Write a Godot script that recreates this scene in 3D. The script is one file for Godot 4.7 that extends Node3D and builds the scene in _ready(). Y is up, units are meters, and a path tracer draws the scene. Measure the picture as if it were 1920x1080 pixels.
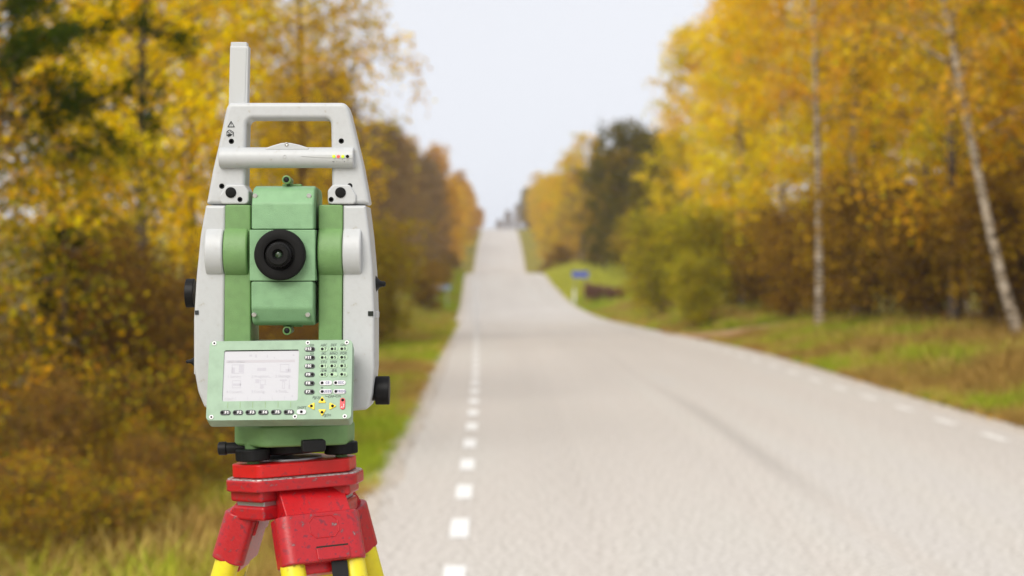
extends Node3D
# An overcast autumn road with a surveyor's total station on a tripod in front. Metres, y up; the road runs away along -z.

var rng := RandomNumberGenerator.new()
var taken := {}
var M := {}

# ---------------------------------------------------------------- mesh helpers
class Shape:
	var v := PackedVector3Array()
	var n := PackedVector3Array()
	var c := PackedColorArray()
	var t := Transform3D()
	var col := Color.WHITE

	func tri(a: Vector3, b: Vector3, d: Vector3, na: Vector3, nb: Vector3, nd: Vector3) -> void:
		a = t * a
		b = t * b
		d = t * d
		na = (t.basis * na).normalized()
		nb = (t.basis * nb).normalized()
		nd = (t.basis * nd).normalized()
		var cr := (b - a).cross(d - a)
		if cr.length_squared() < 1e-22:
			return
		if cr.dot(na + nb + nd) > 0.0:
			v.append_array([a, d, b])
			n.append_array([na, nd, nb])
		else:
			v.append_array([a, b, d])
			n.append_array([na, nb, nd])
		c.append_array([col, col, col])

	func quad(a: Vector3, b: Vector3, d: Vector3, e: Vector3, na: Vector3, nb: Vector3, nd: Vector3, ne: Vector3) -> void:
		tri(a, b, d, na, nb, nd)
		tri(a, d, e, na, nd, ne)

	# a flat plate of the outline ring, from z0 to z1, its edges rounded by b
	func plate(ring: Array, z0: float, z1: float, b := 0.0, segs := 3) -> void:
		var levels := []
		if b > 0.0:
			for k in segs + 1:
				var a := PI / 2 * (1.0 - float(k) / segs)
				levels.append([b * (1.0 - cos(a)), z0 + b * (1.0 - sin(a)), -sin(a), cos(a)])
			for k in segs + 1:
				var a := PI / 2 * float(k) / segs
				levels.append([b * (1.0 - cos(a)), z1 - b * (1.0 - sin(a)), sin(a), cos(a)])
		else:
			levels = [[0.0, z0, 0.0, 1.0], [0.0, z1, 0.0, 1.0]]
		var m := ring.size()
		for k in levels.size() - 1:
			var l: Array = levels[k]
			var u: Array = levels[k + 1]
			for i in m:
				var p: Array = ring[i]
				var q: Array = ring[(i + 1) % m]
				if (p[0] as Vector2).distance_squared_to(q[0]) < 1e-14 and b <= 0.0:
					continue
				quad(at(p, l), at(q, l), at(q, u), at(p, u), nor(p, l), nor(q, l), nor(q, u), nor(p, u))
		for side in [0, 1]:
			var l: Array = levels[0] if side == 0 else levels[-1]
			var flat := PackedVector2Array()
			for p in ring:
				var w := inset(p, l[0])
				if flat.is_empty() or flat[-1].distance_to(w) > 1e-6:
					flat.append(w)
			if flat[0].distance_to(flat[-1]) < 1e-6:
				flat.remove_at(flat.size() - 1)
			var nz := Vector3(0, 0, -1 if side == 0 else 1)
			var large := PackedVector2Array()
			for w in flat:
				large.append(w * 1000.0)
			var ix := Geometry2D.triangulate_polygon(large)
			if ix.is_empty():
				print("no cap for an outline of ", flat.size())
			for k in range(0, ix.size(), 3):
				tri(up3(flat[ix[k]], l[1]), up3(flat[ix[k + 1]], l[1]), up3(flat[ix[k + 2]], l[1]), nz, nz, nz)

	func up3(p: Vector2, z: float) -> Vector3:
		return Vector3(p.x, p.y, z)

	func at(p: Array, l: Array) -> Vector3:
		var w := inset(p, l[0])
		return Vector3(w.x, w.y, l[1])

	# a rounded convex corner shrinks to its own corner of the smaller outline
	func inset(p: Array, b: float) -> Vector2:
		if p.size() > 2 and p[4] < b:
			return p[2] - p[3] * b
		return p[0] - p[1] * b

	func nor(p: Array, l: Array) -> Vector3:
		return Vector3(p[1].x * l[3], p[1].y * l[3], l[2])

	func box(center: Vector3, size: Vector3, b := 0.0, segs := 2) -> void:
		var keep := t
		t = t * Transform3D(Basis(), center)
		var h := size / 2
		plate(Shape.outline([Vector2(-h.x, -h.y), Vector2(h.x, -h.y), Vector2(h.x, h.y), Vector2(-h.x, h.y)], b, segs), -h.z, h.z, b, segs)
		t = keep

	# a body turned about y; profile is a list of Vector2(radius, height)
	func lathe(profile: Array, seg := 40) -> void:
		var m := profile.size() - 1
		var nn := []
		for k in m:
			var d: Vector2 = (profile[k + 1] - profile[k]).normalized()
			nn.append(Vector2(d.y, -d.x))
		for k in m:
			var n0: Vector2 = nn[k]
			var n1: Vector2 = nn[k]
			if k > 0 and nn[k - 1].dot(nn[k]) > 0.75:
				n0 = (nn[k - 1] + nn[k]).normalized()
			if k < m - 1 and nn[k + 1].dot(nn[k]) > 0.75:
				n1 = (nn[k + 1] + nn[k]).normalized()
			for i in seg:
				var a := TAU * i / seg
				var b := TAU * (i + 1) / seg
				var ca := Vector3(cos(a), 0, sin(a))
				var cb := Vector3(cos(b), 0, sin(b))
				var p: Vector2 = profile[k]
				var q: Vector2 = profile[k + 1]
				var y := Vector3.UP
				quad(ca * p.x + y * p.y, cb * p.x + y * p.y, cb * q.x + y * q.y, ca * q.x + y * q.y, ca * n0.x + y * n0.y, cb * n0.x + y * n0.y, cb * n1.x + y * n1.y, ca * n1.x + y * n1.y)

	func tube(pts: Array, radii: Array, sides := 8, capped := true) -> void:
		var m := pts.size()
		var rings := []
		var ax := Vector3.ZERO
		for i in m:
			var d: Vector3 = ((pts[mini(i + 1, m - 1)] as Vector3) - (pts[maxi(i - 1, 0)] as Vector3)).normalized()
			if i == 0:
				ax = d.cross(Vector3.RIGHT if absf(d.x) < 0.8 else Vector3.FORWARD).normalized()
			ax = (ax - d * ax.dot(d)).normalized()
			var ay := d.cross(ax)
			var r := []
			for k in sides:
				var a := TAU * k / sides
				r.append(ax * cos(a) + ay * sin(a))
			rings.append(r)
		for i in m - 1:
			for k in sides:
				var j := (k + 1) % sides
				var a: Vector3 = rings[i][k]
				var b: Vector3 = rings[i][j]
				var d: Vector3 = rings[i + 1][j]
				var e: Vector3 = rings[i + 1][k]
				quad(pts[i] + a * radii[i], pts[i] + b * radii[i], pts[i + 1] + d * radii[i + 1], pts[i + 1] + e * radii[i + 1], a, b, d, e)
		if capped:
			for side in [0, m - 1]:
				var d: Vector3 = (pts[1] - pts[0]) if side else (pts[0] - pts[1])
				if side:
					d = (pts[m - 1] - pts[m - 2])
				d = d.normalized()
				for k in sides:
					tri(pts[side], pts[side] + rings[side][k] * radii[side], pts[side] + rings[side][(k + 1) % sides] * radii[side], d, d, d)

	func commit(colored := false) -> ArrayMesh:
		var a := []
		a.resize(Mesh.ARRAY_MAX)
		a[Mesh.ARRAY_VERTEX] = v
		a[Mesh.ARRAY_NORMAL] = n
		if colored:
			a[Mesh.ARRAY_COLOR] = c
		var m := ArrayMesh.new()
		m.add_surface_from_arrays(Mesh.PRIMITIVE_TRIANGLES, a)
		return m

	# an outline with rounded corners: list of [position, outward normal]; a corner may be Vector3(x, y, radius)
	static func outline(pts: Array, r := 0.0, segs := 4) -> Array:
		var p := []
		var rr := []
		var area := 0.0
		for i in pts.size():
			var a = pts[i]
			var b = pts[(i + 1) % pts.size()]
			area += a.x * b.y - b.x * a.y
			p.append(Vector2(a.x, a.y))
			rr.append(a.z if a is Vector3 else r)
		if area < 0:
			p.reverse()
			rr.reverse()
		var out := []
		var m := p.size()
		for i in m:
			var a: Vector2 = p[(i + m - 1) % m]
			var b: Vector2 = p[i]
			var d: Vector2 = p[(i + 1) % m]
			var e1 := (b - a).normalized()
			var e2 := (d - b).normalized()
			var n1 := Vector2(e1.y, -e1.x)
			var n2 := Vector2(e2.y, -e2.x)
			var turn := e1.angle_to(e2)
			if absf(turn) < 0.01:
				out.append([b, n1])
				continue
			var reach: float = minf(float(rr[i]) * absf(tan(turn / 2)), 0.49 * minf(a.distance_to(b), b.distance_to(d)))
			var rad: float = reach / absf(tan(turn / 2))
			var mitre := (n1 + n2) / (1.0 + n1.dot(n2))
			if rad < 1e-7:
				out.append([b, n1, b, mitre, 0.0])
				out.append([b, n2, b, mitre, 0.0])
				continue
			var side := 1.0 if turn > 0 else -1.0
			var mid: Vector2 = b - e1 * reach - n1 * rad * side
			for k in segs + 1:
				var nn := n1.rotated(turn * k / segs)
				out.append([mid + nn * rad * side, nn, b, mitre, rad if side > 0 else 1e9])
		return out

	static func disc(center: Vector2, r: float, seg := 32, ribs := 0, depth := 0.0) -> Array:
		var out := []
		var count := ribs * 4 if ribs else seg
		for i in count:
			var a := TAU * i / count
			var q := r - (depth if ribs and i % 4 >= 2 else 0.0)
			var nn := Vector2(cos(a), sin(a))
			out.append([center + nn * q, nn])
		return out

func numbered(called: String) -> String:
	var k: int = taken.get(called, -1) + 1
	taken[called] = k
	return called if k == 0 else "%s_%03d" % [called, k]

func obj(called: String, mesh: Mesh, m: Material, parent: Node3D, place := Transform3D()) -> MeshInstance3D:
	var o := MeshInstance3D.new()
	o.name = numbered(called) if parent == self else called
	o.mesh = mesh
	o.material_override = m
	o.transform = place
	parent.add_child(o, true)
	return o

func tag(o: Node3D, label: String, category: String, group := "") -> Node3D:
	o.set_meta("label", label)
	o.set_meta("category", category)
	if group:
		o.set_meta("group", group)
	return o

func structure(called: String, mesh: Mesh, m: Material) -> MeshInstance3D:
	var o := obj(called, mesh, m, self)
	o.set_meta("kind", "structure")
	return o

func thing(called: String, label: String, category: String, place: Vector3, group := "") -> Node3D:
	var o := Node3D.new()
	o.name = numbered(called)
	o.position = place
	add_child(o, true)
	return tag(o, label, category, group)

func lin(r: float, g: float, b: float) -> Color:
	return Color(r, g, b).linear_to_srgb()

func mat(called: String, color: Color, rough := 0.6, metal := 0.0) -> StandardMaterial3D:
	var m := StandardMaterial3D.new()
	m.resource_name = called
	m.albedo_color = color
	m.roughness = rough
	m.metallic = metal
	M[called] = m
	return m

func noise(seed_: int, freq: float, octaves := 4, kind := FastNoiseLite.TYPE_SIMPLEX_SMOOTH) -> FastNoiseLite:
	var f := FastNoiseLite.new()
	f.seed = seed_
	f.frequency = freq
	f.noise_type = kind
	f.fractal_octaves = octaves
	return f

func noise_tex(f: FastNoiseLite, ramp: Array, size := 512, normal := false, bump := 2.0) -> NoiseTexture2D:
	var t := NoiseTexture2D.new()
	t.width = size
	t.height = size
	t.seamless = true
	t.noise = f
	if normal:
		t.as_normal_map = true
		t.bump_strength = bump
	else:
		var g := Gradient.new()
		g.offsets = PackedFloat32Array()
		g.colors = PackedColorArray()
		var off := PackedFloat32Array()
		var cols := PackedColorArray()
		for r in ramp:
			off.append(r[0])
			cols.append(r[1])
		g.offsets = off
		g.colors = cols
		t.color_ramp = g
	return t

func triplanar(m: StandardMaterial3D, scale: float, world := false) -> void:
	m.uv1_triplanar = true
	m.uv1_world_triplanar = world
	m.uv1_scale = Vector3.ONE * scale

# ---------------------------------------------------------------- the lie of the land
const LINE := [[-80, 0.75], [-40, 0.28], [0, -0.2], [12, -0.346], [25, -0.52], [45, -0.89], [93, -1.83], [172, -3.39], [245, -4.3], [380, -5.4], [415, -6.3], [480, -11.0], [600, -26.0], [1200, -140.0], [4000, -700.0]]
const RISE := [[-80, 0.0], [-40, 0.0], [0, 0.0], [25, 0.03], [40, 0.1], [66, -0.08], [93, -0.2], [117, 0.15], [144, 1.2], [170, 2.3], [190, 1.3], [215, 0.9], [245, 2.6], [282, 6.0], [330, 9.6], [380, 12.3], [420, 12.0], [500, 8.0], [800, 5.0], [1500, 8.0], [4000, 20.0]]
const HALF := 2.725        # from the road's middle to its edge lines

func along(list: Array, d: float) -> float:
	var k := 0
	while k < list.size() - 2 and d > list[k + 1][0]:
		k += 1
	var a: Array = list[k]
	var b: Array = list[k + 1]
	var p: Array = list[maxi(k - 1, 0)]
	var q: Array = list[mini(k + 2, list.size() - 1)]
	var w: float = clampf((d - a[0]) / (b[0] - a[0]), 0, 1)
	var ma: float = (b[1] - p[1]) / (b[0] - p[0])
	var mb: float = (q[1] - a[1]) / (q[0] - a[0])
	var h: float = b[0] - a[0]
	var w2 := w * w
	var w3 := w2 * w
	return (2 * w3 - 3 * w2 + 1) * a[1] + (w3 - 2 * w2 + w) * h * ma + (-2 * w3 + 3 * w2) * b[1] + (w3 - w2) * h * mb

func middle(d: float) -> float:
	return along(LINE, d) + HALF

const ACROSS := [[-4000, 6.0], [-400, 3.0], [-60, 1.0], [-14, 0.45], [-8.5, 0.2], [-6.6, -0.05], [-5.3, -0.38], [-4.3, -0.2], [-3.7, -0.07], [-3.25, -0.05], [0, -0.05], [3.0, -0.05], [3.5, -0.05], [4.4, -0.12], [5.4, 0.05], [7.2, 0.32], [12, 0.6], [60, 1.2], [400, 3.0], [4000, 6.0]]
var lumps := FastNoiseLite.new()

func ground(x: float, d: float) -> float:
	var s := x - middle(d)
	var k := 0
	while k < ACROSS.size() - 2 and s > ACROSS[k + 1][0]:
		k += 1
	var w: float = clampf((s - ACROSS[k][0]) / (ACROSS[k + 1][0] - ACROSS[k][0]), 0, 1)
	var y: float = lerpf(ACROSS[k][1], ACROSS[k + 1][1], w)
	var rough := smoothstep(3.4, 5.5, absf(s))
	return along(RISE, d) + y + rough * 0.10 * lumps.get_noise_2d(x * 6.0, d * 6.0)

func road_y(s: float, d: float) -> float:
	return along(RISE, d) + 0.012 - 0.006 * absf(s)

func steps_along(last: float) -> Array:
	var out := []
	var d := -60.0
	while d < last:
		out.append(d)
		d += 1.0 if d < 60 else 2.5 if d < 420 else 25.0 if d < 1000 else 200.0
	out.append(last)
	return out

# ---------------------------------------------------------------- plants
func palette(list: Array) -> Array:
	var out := []
	for c in list:
		out.append(Color(c[0], c[1], c[2]))
	return out

# wood and leaves of one plant: returns [wood mesh, leaf mesh]
func grow(o: Dictionary) -> Array:
	var r := RandomNumberGenerator.new()
	r.seed = o.seed
	var wood := Shape.new()
	var v := PackedVector3Array()
	var nn := PackedVector3Array()
	var cc := PackedColorArray()
	var ix := PackedInt32Array()
	var pal: Array = o.leaf
	var stems: int = o.get("stems", 1)
	var H: float = o.height
	for stem in stems:
		var lean: Vector3 = o.get("lean", Vector3.ZERO)
		var base := Vector3.ZERO
		if stems > 1:
			var a := TAU * stem / stems + r.randf_range(-0.4, 0.4)
			lean = Vector3(cos(a), 0, sin(a)) * r.randf_range(0.15, 1.0) * float(o.spread)
			base = lean.normalized() * r.randf() * float(o.spread) * 0.35
		var hh := H * (r.randf_range(0.7, 1.0) if stems > 1 else 1.0)
		var tp := []
		var tr := []
		var wob := Vector3(r.randf_range(-1, 1), 0, r.randf_range(-1, 1)) * float(o.get("wobble", 0.012)) * H
		var segs := 10
		for k in segs + 1:
			var f := float(k) / segs
			tp.append(base + Vector3(0, hh * f, 0) + lean * pow(f, float(o.get("lean_power", 1.2))) + wob * sin(f * PI * 1.7))
			tr.append(lerpf(float(o.trunk), float(o.trunk) * 0.12, pow(f, 0.8)) * (1.25 if k == 0 else 1.0))
		tp[0].y -= 0.25
		wood.col = Color(1, 1, 1)
		wood.tube(tp, tr, int(o.get("sides", 9)), true)
		var boughs: int = o.boughs
		for b in boughs:
			var f := lerpf(float(o.low), 0.985, pow((b + r.randf()) / boughs, float(o.get("crowd", 0.9))))
			var fi := clampf(f * segs, 0, segs - 0.001)
			var start: Vector3 = (tp[int(fi)] as Vector3).lerp(tp[int(fi) + 1], fi - int(fi))
			var a := b * 2.39996 + r.randf_range(-0.5, 0.5)
			var rel := (f - float(o.low)) / (1.0 - float(o.low))
			var form: String = o.get("form", "oval")
			var reach: float
			if form == "cone":
				reach = pow(1.0 - rel, 0.85) + 0.04
			elif form == "flame":
				reach = minf(1.0, 0.45 + rel * 2.2) * pow(1.0 - rel, 0.6) * 1.1 + 0.06
			else:
				reach = sqrt(maxf(0.03, 1.0 - pow(rel * 1.7 - 0.7, 2.0)))
			reach *= float(o.radius) * r.randf_range(0.62, 1.12)
			var out := Vector3(cos(a), 0, sin(a))
			var rise: float = o.rise
			var droop: float = o.droop
			var bp := [start]
			var br := [maxf(0.006, float(o.trunk) * 0.34 * (1.0 - f * 0.75))]
			var bs := 5
			for k in bs:
				var g := float(k + 1) / bs
				var p: Vector3 = start + out * reach * g + Vector3.UP * reach * (rise * g - droop * g * g) + Vector3(r.randf_range(-1, 1), r.randf_range(-1, 1), r.randf_range(-1, 1)) * reach * 0.06
				bp.append(p)
				br.append(float(br[0]) * (1.0 - 0.85 * g))
			wood.tube(bp, br, 4, false)
			var clump: Color = pal[r.randi() % pal.size()]
			var shade := r.randf_range(0.85, 1.12)
			for w in int(o.twigs):
				var g := lerpf(0.22, 1.0, (w + r.randf()) / float(o.twigs))
				var gi := clampf(g * bs, 0, bs - 0.001)
				var p0: Vector3 = (bp[int(gi)] as Vector3).lerp(bp[int(gi) + 1], gi - int(gi))
				var dir: Vector3 = (out * 0.7 + Vector3(r.randf_range(-1, 1), r.randf_range(-0.7, 0.9), r.randf_range(-1, 1))).normalized()
				var len: float = float(o.twig) * r.randf_range(0.6, 1.25)
				var hang: float = o.hang
				var p1 := p0 + dir * len * 0.5 + Vector3.DOWN * len * 0.2 * hang
				var p2 := p0 + dir * len * (1.0 - 0.5 * hang) + Vector3.DOWN * len * hang
				if o.get("bare", 0.0) > 0.0:
					wood.tube([p0, p1, p2], [o.bare, float(o.bare) * 0.7, float(o.bare) * 0.25], 3, false)
				var count: int = o.leaves
				if r.randf() < float(o.get("missing", 0.0)):
					count = count / 5
				for q in count:
					var e := r.randf_range(0.08, 1.0)
					var pp := (p0.lerp(p1, e * 2.0) if e < 0.5 else p1.lerp(p2, e * 2.0 - 1.0))
					var loose: float = o.loose
					pp += Vector3(r.randfn(), r.randfn(), r.randfn()) * loose
					var sz: float = float(o.size) * r.randf_range(0.65, 1.3)
					var ea := Vector3(r.randfn(), r.randfn(), r.randfn())
					if form == "cone" or o.get("needles", false):
						ea += (p2 - p0).normalized() * 1.3 + Vector3.UP * 0.4
					ea = ea.normalized()
					var eb := ea.cross(Vector3(r.randfn(), r.randfn(), r.randfn())).normalized()
					var slim: float = o.get("slim", 0.42)
					var fn := ea.cross(eb)
					var i0 := v.size()
					v.append(pp - ea * sz * 0.5)
					v.append(pp + eb * sz * slim)
					v.append(pp + ea * sz * 0.5)
					v.append(pp - eb * sz * slim)
					for z in 4:
						nn.append(-fn)
					var lc: Color = clump if r.randf() < 0.6 else pal[r.randi() % pal.size()]
					var lv := shade * r.randf_range(0.8, 1.2)
					lc = Color(lc.r * lv, lc.g * lv * r.randf_range(0.92, 1.06), lc.b * lv)
					for z in 4:
						cc.append(lc)
					ix.append_array([i0, i0 + 2, i0 + 1, i0, i0 + 3, i0 + 2])
	var arr := []
	arr.resize(Mesh.ARRAY_MAX)
	arr[Mesh.ARRAY_VERTEX] = v
	arr[Mesh.ARRAY_NORMAL] = nn
	arr[Mesh.ARRAY_COLOR] = cc
	arr[Mesh.ARRAY_INDEX] = ix
	var lm := ArrayMesh.new()
	lm.add_surface_from_arrays(Mesh.PRIMITIVE_TRIANGLES, arr)
	return [wood.commit(), lm]

var kinds := {}

func kind(called: String, o: Dictionary) -> void:
	kinds[called] = {"grown": grow(o), "bark": o.get("bark", "bark")}

func plant(of: String, called: String, category: String, x: float, d: float, label: String, group := "", scale := 1.0, turn := -1.0, tall := 1.0) -> Node3D:
	var k: Dictionary = kinds[of]
	if not k.has("node"):
		var o := Node3D.new()
		obj("trunk" if category == "tree" else "stems", k.grown[0], M[k.bark], o)
		obj("crown" if category == "tree" else "foliage", k.grown[1], M.leaf, o)
		k.node = o
	var n: Node3D = k.node.duplicate()
	n.name = numbered(called)
	n.position = Vector3(x, ground(x, d), -d)
	n.rotation.y = rng.randf() * TAU if turn < 0 else turn
	n.scale = Vector3(scale, scale * tall, scale)
	add_child(n, true)
	return tag(n, label, category, group)

# ---------------------------------------------------------------- the scene
func _ready() -> void:
	rng.seed = 4711
	lumps.seed = 5
	lumps.frequency = 0.05

	# camera: 1.65 m above the road, focused on the instrument
	var cam := Camera3D.new()
	cam.name = "camera"
	cam.position = Vector3(0, 1.65, 0)
	cam.rotation_degrees = Vector3(-0.253, 0, 0)
	var lens := CameraAttributesPhysical.new()
	lens.frustum_near = 0.05
	lens.frustum_far = 6000.0
	lens.frustum_focal_length = 75.56
	lens.frustum_focus_distance = 1.69
	lens.exposure_aperture = 9.4
	cam.attributes = lens
	add_child(cam)

	# sky and light: an even overcast, with the brighter part of the cloud behind the camera to the left
	var env := Environment.new()
	env.background_mode = Environment.BG_SKY
	var sky := Sky.new()
	var sm := ProceduralSkyMaterial.new()
	sm.sky_top_color = Color(0.693, 0.695, 0.715)
	sm.sky_horizon_color = Color(0.684, 0.694, 0.714)
	sm.sky_curve = 0.3
	sm.ground_bottom_color = Color(0.35, 0.32, 0.27)
	sm.ground_horizon_color = Color(0.55, 0.55, 0.55)
	sm.sky_energy_multiplier = 1.0
	sm.sun_angle_max = 1.0
	sm.sky_cover = noise_tex(noise(3, 0.006, 3), [[0.0, Color(0, 0, 0, 0)], [0.4, Color(0.3, 0.3, 0.31, 0.0)], [1.0, Color(0.30, 0.30, 0.31, 0.4)]], 1024)
	sky.sky_material = sm
	env.sky = sky
	env.tonemap_mode = Environment.TONE_MAPPER_LINEAR
	env.tonemap_exposure = 2.0
	env.sdfgi_enabled = true
	env.ssao_enabled = true
	env.ssil_enabled = true
	env.fog_enabled = true
	env.fog_light_color = Color(0.86, 0.88, 0.93)
	env.fog_density = 0.0004
	var we := WorldEnvironment.new()
	we.name = "surroundings"
	we.environment = env
	add_child(we)
	var sun := DirectionalLight3D.new()
	sun.name = "veiled_sun"
	sun.light_energy = 0.5
	sun.light_color = Color(1.0, 0.98, 0.95)
	sun.light_angular_distance = 40.0
	sun.shadow_enabled = true
	sun.rotation_degrees = Vector3(-40, -26, 0)
	add_child(sun)

	materials()
	land()
	trees()
	roadside()
	tripod()
	tribrach()
	total_station()

# ---------------------------------------------------------------- materials
func materials() -> void:
	var white := mat("white_plastic", Color.WHITE, 0.42)
	white.normal_enabled = true
	white.normal_texture = noise_tex(noise(11, 0.09, 3), [], 512, true, 1.2)
	white.normal_scale = 0.25
	triplanar(white, 14)
	var dirt := noise_tex(noise(12, 0.012, 5), [[0.0, lin(0.30, 0.28, 0.23)], [0.08, lin(0.43, 0.425, 0.40)], [0.17, lin(0.475, 0.49, 0.50)], [0.6, lin(0.495, 0.513, 0.525)], [1.0, lin(0.475, 0.495, 0.505)]], 512)
	white.albedo_color = Color.WHITE
	white.albedo_texture = dirt
	var cap := mat("grey_white_plastic", lin(0.49, 0.505, 0.51), 0.45)
	cap.normal_enabled = true
	cap.normal_texture = white.normal_texture
	cap.normal_scale = 0.2
	triplanar(cap, 14)
	var pebble := noise_tex(noise(13, 0.16, 3), [], 512, true, 3.0)
	for g in [["green_paint", Color(0.200, 0.375, 0.195)], ["green_paint_deep", Color(0.150, 0.285, 0.10)], ["green_pale", Color(0.263, 0.388, 0.275)]]:
		var c: Color = g[1]
		var m := mat(g[0], Color.WHITE, 0.5)
		m.albedo_texture = noise_tex(noise(14, 0.02, 5), [[0.0, (c * 0.86).linear_to_srgb()], [0.5, c.linear_to_srgb()], [1.0, (c * 1.08).linear_to_srgb()]], 256)
		m.normal_enabled = true
		m.normal_texture = pebble
		m.normal_scale = 0.45 if g[0] != "green_pale" else 0.15
		triplanar(m, 11)
	mat("black_plastic", lin(0.012, 0.012, 0.013), 0.45)
	mat("black_rubber", lin(0.008, 0.008, 0.008), 0.7)
	(M.black_plastic as StandardMaterial3D).metallic_specular = 0.3
	(M.black_rubber as StandardMaterial3D).metallic_specular = 0.3
	mat("seam", lin(0.015, 0.02, 0.015), 0.9)
	mat("steel", lin(0.62, 0.61, 0.58), 0.28, 1.0)
	mat("brass", lin(0.45, 0.36, 0.2), 0.35, 1.0)
	var glass := mat("eyepiece_glass", lin(0.03, 0.06, 0.03), 0.05)
	glass.clearcoat_enabled = true
	glass.clearcoat = 1.0
	glass.clearcoat_roughness = 0.02
	mat("screen", lin(0.415, 0.42, 0.46), 0.35)
	mat("screen_print", lin(0.375, 0.37, 0.42), 0.4)
	mat("screen_bar", lin(0.385, 0.37, 0.405), 0.4)
	mat("key_dark", lin(0.045, 0.05, 0.055), 0.45)
	mat("key_white", lin(0.58, 0.58, 0.61), 0.4)
	mat("key_mint", lin(0.34, 0.50, 0.32), 0.4)
	mat("key_yellow", lin(0.85, 0.62, 0.01), 0.4)
	mat("key_red", lin(0.58, 0.05, 0.06), 0.4)
	mat("ink", lin(0.02, 0.025, 0.03), 0.6)
	mat("ink_green", lin(0.24, 0.36, 0.16), 0.6)
	mat("ink_violet", lin(0.18, 0.17, 0.30), 0.6)
	mat("white_print", lin(0.85, 0.85, 0.87), 0.5)
	for e in [["lamp_green", Color(0.55, 0.85, 0.02)], ["lamp_red", Color(0.95, 0.10, 0.08)]]:
		var c: Color = e[1]
		var m := mat(e[0], (c * 0.7).linear_to_srgb(), 0.3)
		m.emission_enabled = true
		m.emission = c.linear_to_srgb()
		m.emission_energy_multiplier = 0.35
	# enamel with chips and scuffs down to grey metal
	for e in [["red_paint", Color(0.48, 0.007, 0.011), 21, 0.11], ["red_paint_clean", Color(0.56, 0.007, 0.007), 22, 0.05], ["red_paint_worn", Color(0.42, 0.010, 0.016), 23, 0.17]]:
		var c: Color = e[1]
		var m := mat(e[0], Color.WHITE, 0.38)
		var chip: float = e[3]
		m.albedo_texture = noise_tex(noise(e[2], 0.022, 6), [[0.0, lin(0.30, 0.24, 0.23)], [chip * 0.6, lin(0.20, 0.10, 0.10)], [chip, lin(0.22, 0.05, 0.055)], [chip + 0.04, Color(c.r * 0.7, c.g * 1.5, c.b * 1.5).linear_to_srgb()], [chip + 0.14, (c * 0.95).linear_to_srgb()], [0.55, c.linear_to_srgb()], [0.70, (c * 1.04).linear_to_srgb()], [0.78, Color(c.r * 0.62, c.g + 0.006, c.b + 0.012).linear_to_srgb()], [1.0, Color(c.r * 0.4, c.g + 0.01, c.b + 0.018).linear_to_srgb()]], 512)
		m.normal_enabled = true
		m.normal_texture = noise_tex(noise(e[2] + 10, 0.05, 5), [], 512, true, 2.0)
		m.normal_scale = 0.3
		triplanar(m, 9)
	var edge := mat("bare_metal", Color.WHITE, 0.42, 0.6)
	edge.albedo_texture = noise_tex(noise(31, 0.03, 5), [[0.0, lin(0.2, 0.03, 0.03)], [0.35, lin(0.3, 0.1, 0.1)], [0.45, lin(0.42, 0.40, 0.38)], [1.0, lin(0.6, 0.58, 0.56)]], 512)
	triplanar(edge, 12)
	var yel := mat("yellow_paint", Color.WHITE, 0.4)
	yel.albedo_texture = noise_tex(noise(33, 0.018, 6), [[0.0, lin(0.16, 0.13, 0.03)], [0.2, lin(0.35, 0.29, 0.03)], [0.27, lin(0.70, 0.60, 0.02)], [0.6, lin(0.76, 0.65, 0.02)], [1.0, lin(0.72, 0.58, 0.02)]], 512)
	triplanar(yel, 7)
	mat("webbing", lin(0.010, 0.010, 0.011), 0.9)
	mat("galvanised", lin(0.42, 0.43, 0.44), 0.45, 0.8)
	mat("sign_blue", lin(0.06, 0.09, 0.42), 0.45)
	mat("sign_slate", lin(0.20, 0.26, 0.36), 0.45)

	var leaf := mat("leaf", Color.WHITE, 0.65)
	leaf.vertex_color_use_as_albedo = true
	leaf.backlight_enabled = true
	leaf.backlight = Color(0.95, 0.95, 0.95)
	leaf.metallic_specular = 0.12
	leaf.cull_mode = BaseMaterial3D.CULL_DISABLED
	var bark := mat("bark", Color.WHITE, 0.9)
	bark.albedo_texture = noise_tex(noise(41, 0.03, 5), [[0.0, lin(0.05, 0.035, 0.025)], [0.5, lin(0.13, 0.10, 0.075)], [1.0, lin(0.22, 0.18, 0.14)]], 256)
	triplanar(bark, 1.5)
	var birch := mat("birch_bark", Color.WHITE, 0.75)
	birch.albedo_texture = noise_tex(noise(42, 0.03, 4), [[0.0, lin(0.04, 0.03, 0.022)], [0.36, lin(0.10, 0.075, 0.05)], [0.46, lin(0.36, 0.29, 0.21)], [0.7, lin(0.52, 0.45, 0.36)], [1.0, lin(0.66, 0.58, 0.49)]], 256)
	birch.uv1_triplanar = true
	birch.metallic_specular = 0.2
	birch.uv1_scale = Vector3(0.5, 1.1, 0.5)
	var twig := mat("twig_bark", Color.WHITE, 0.9)
	twig.albedo_texture = noise_tex(noise(43, 0.03, 4), [[0.0, lin(0.10, 0.055, 0.02)], [1.0, lin(0.27, 0.17, 0.08)]], 128)
	triplanar(twig, 1.2)
	for b in [bark, twig]:
		b.metallic_specular = 0.1
	var blade := mat("grass_blade", Color.WHITE, 0.7)
	blade.vertex_color_use_as_albedo = true
	blade.backlight_enabled = true
	blade.backlight = Color(0.5, 0.5, 0.5)
	blade.metallic_specular = 0.1
	blade.cull_mode = BaseMaterial3D.CULL_DISABLED

	var soil := mat("turf", Color.WHITE, 0.95)
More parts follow.
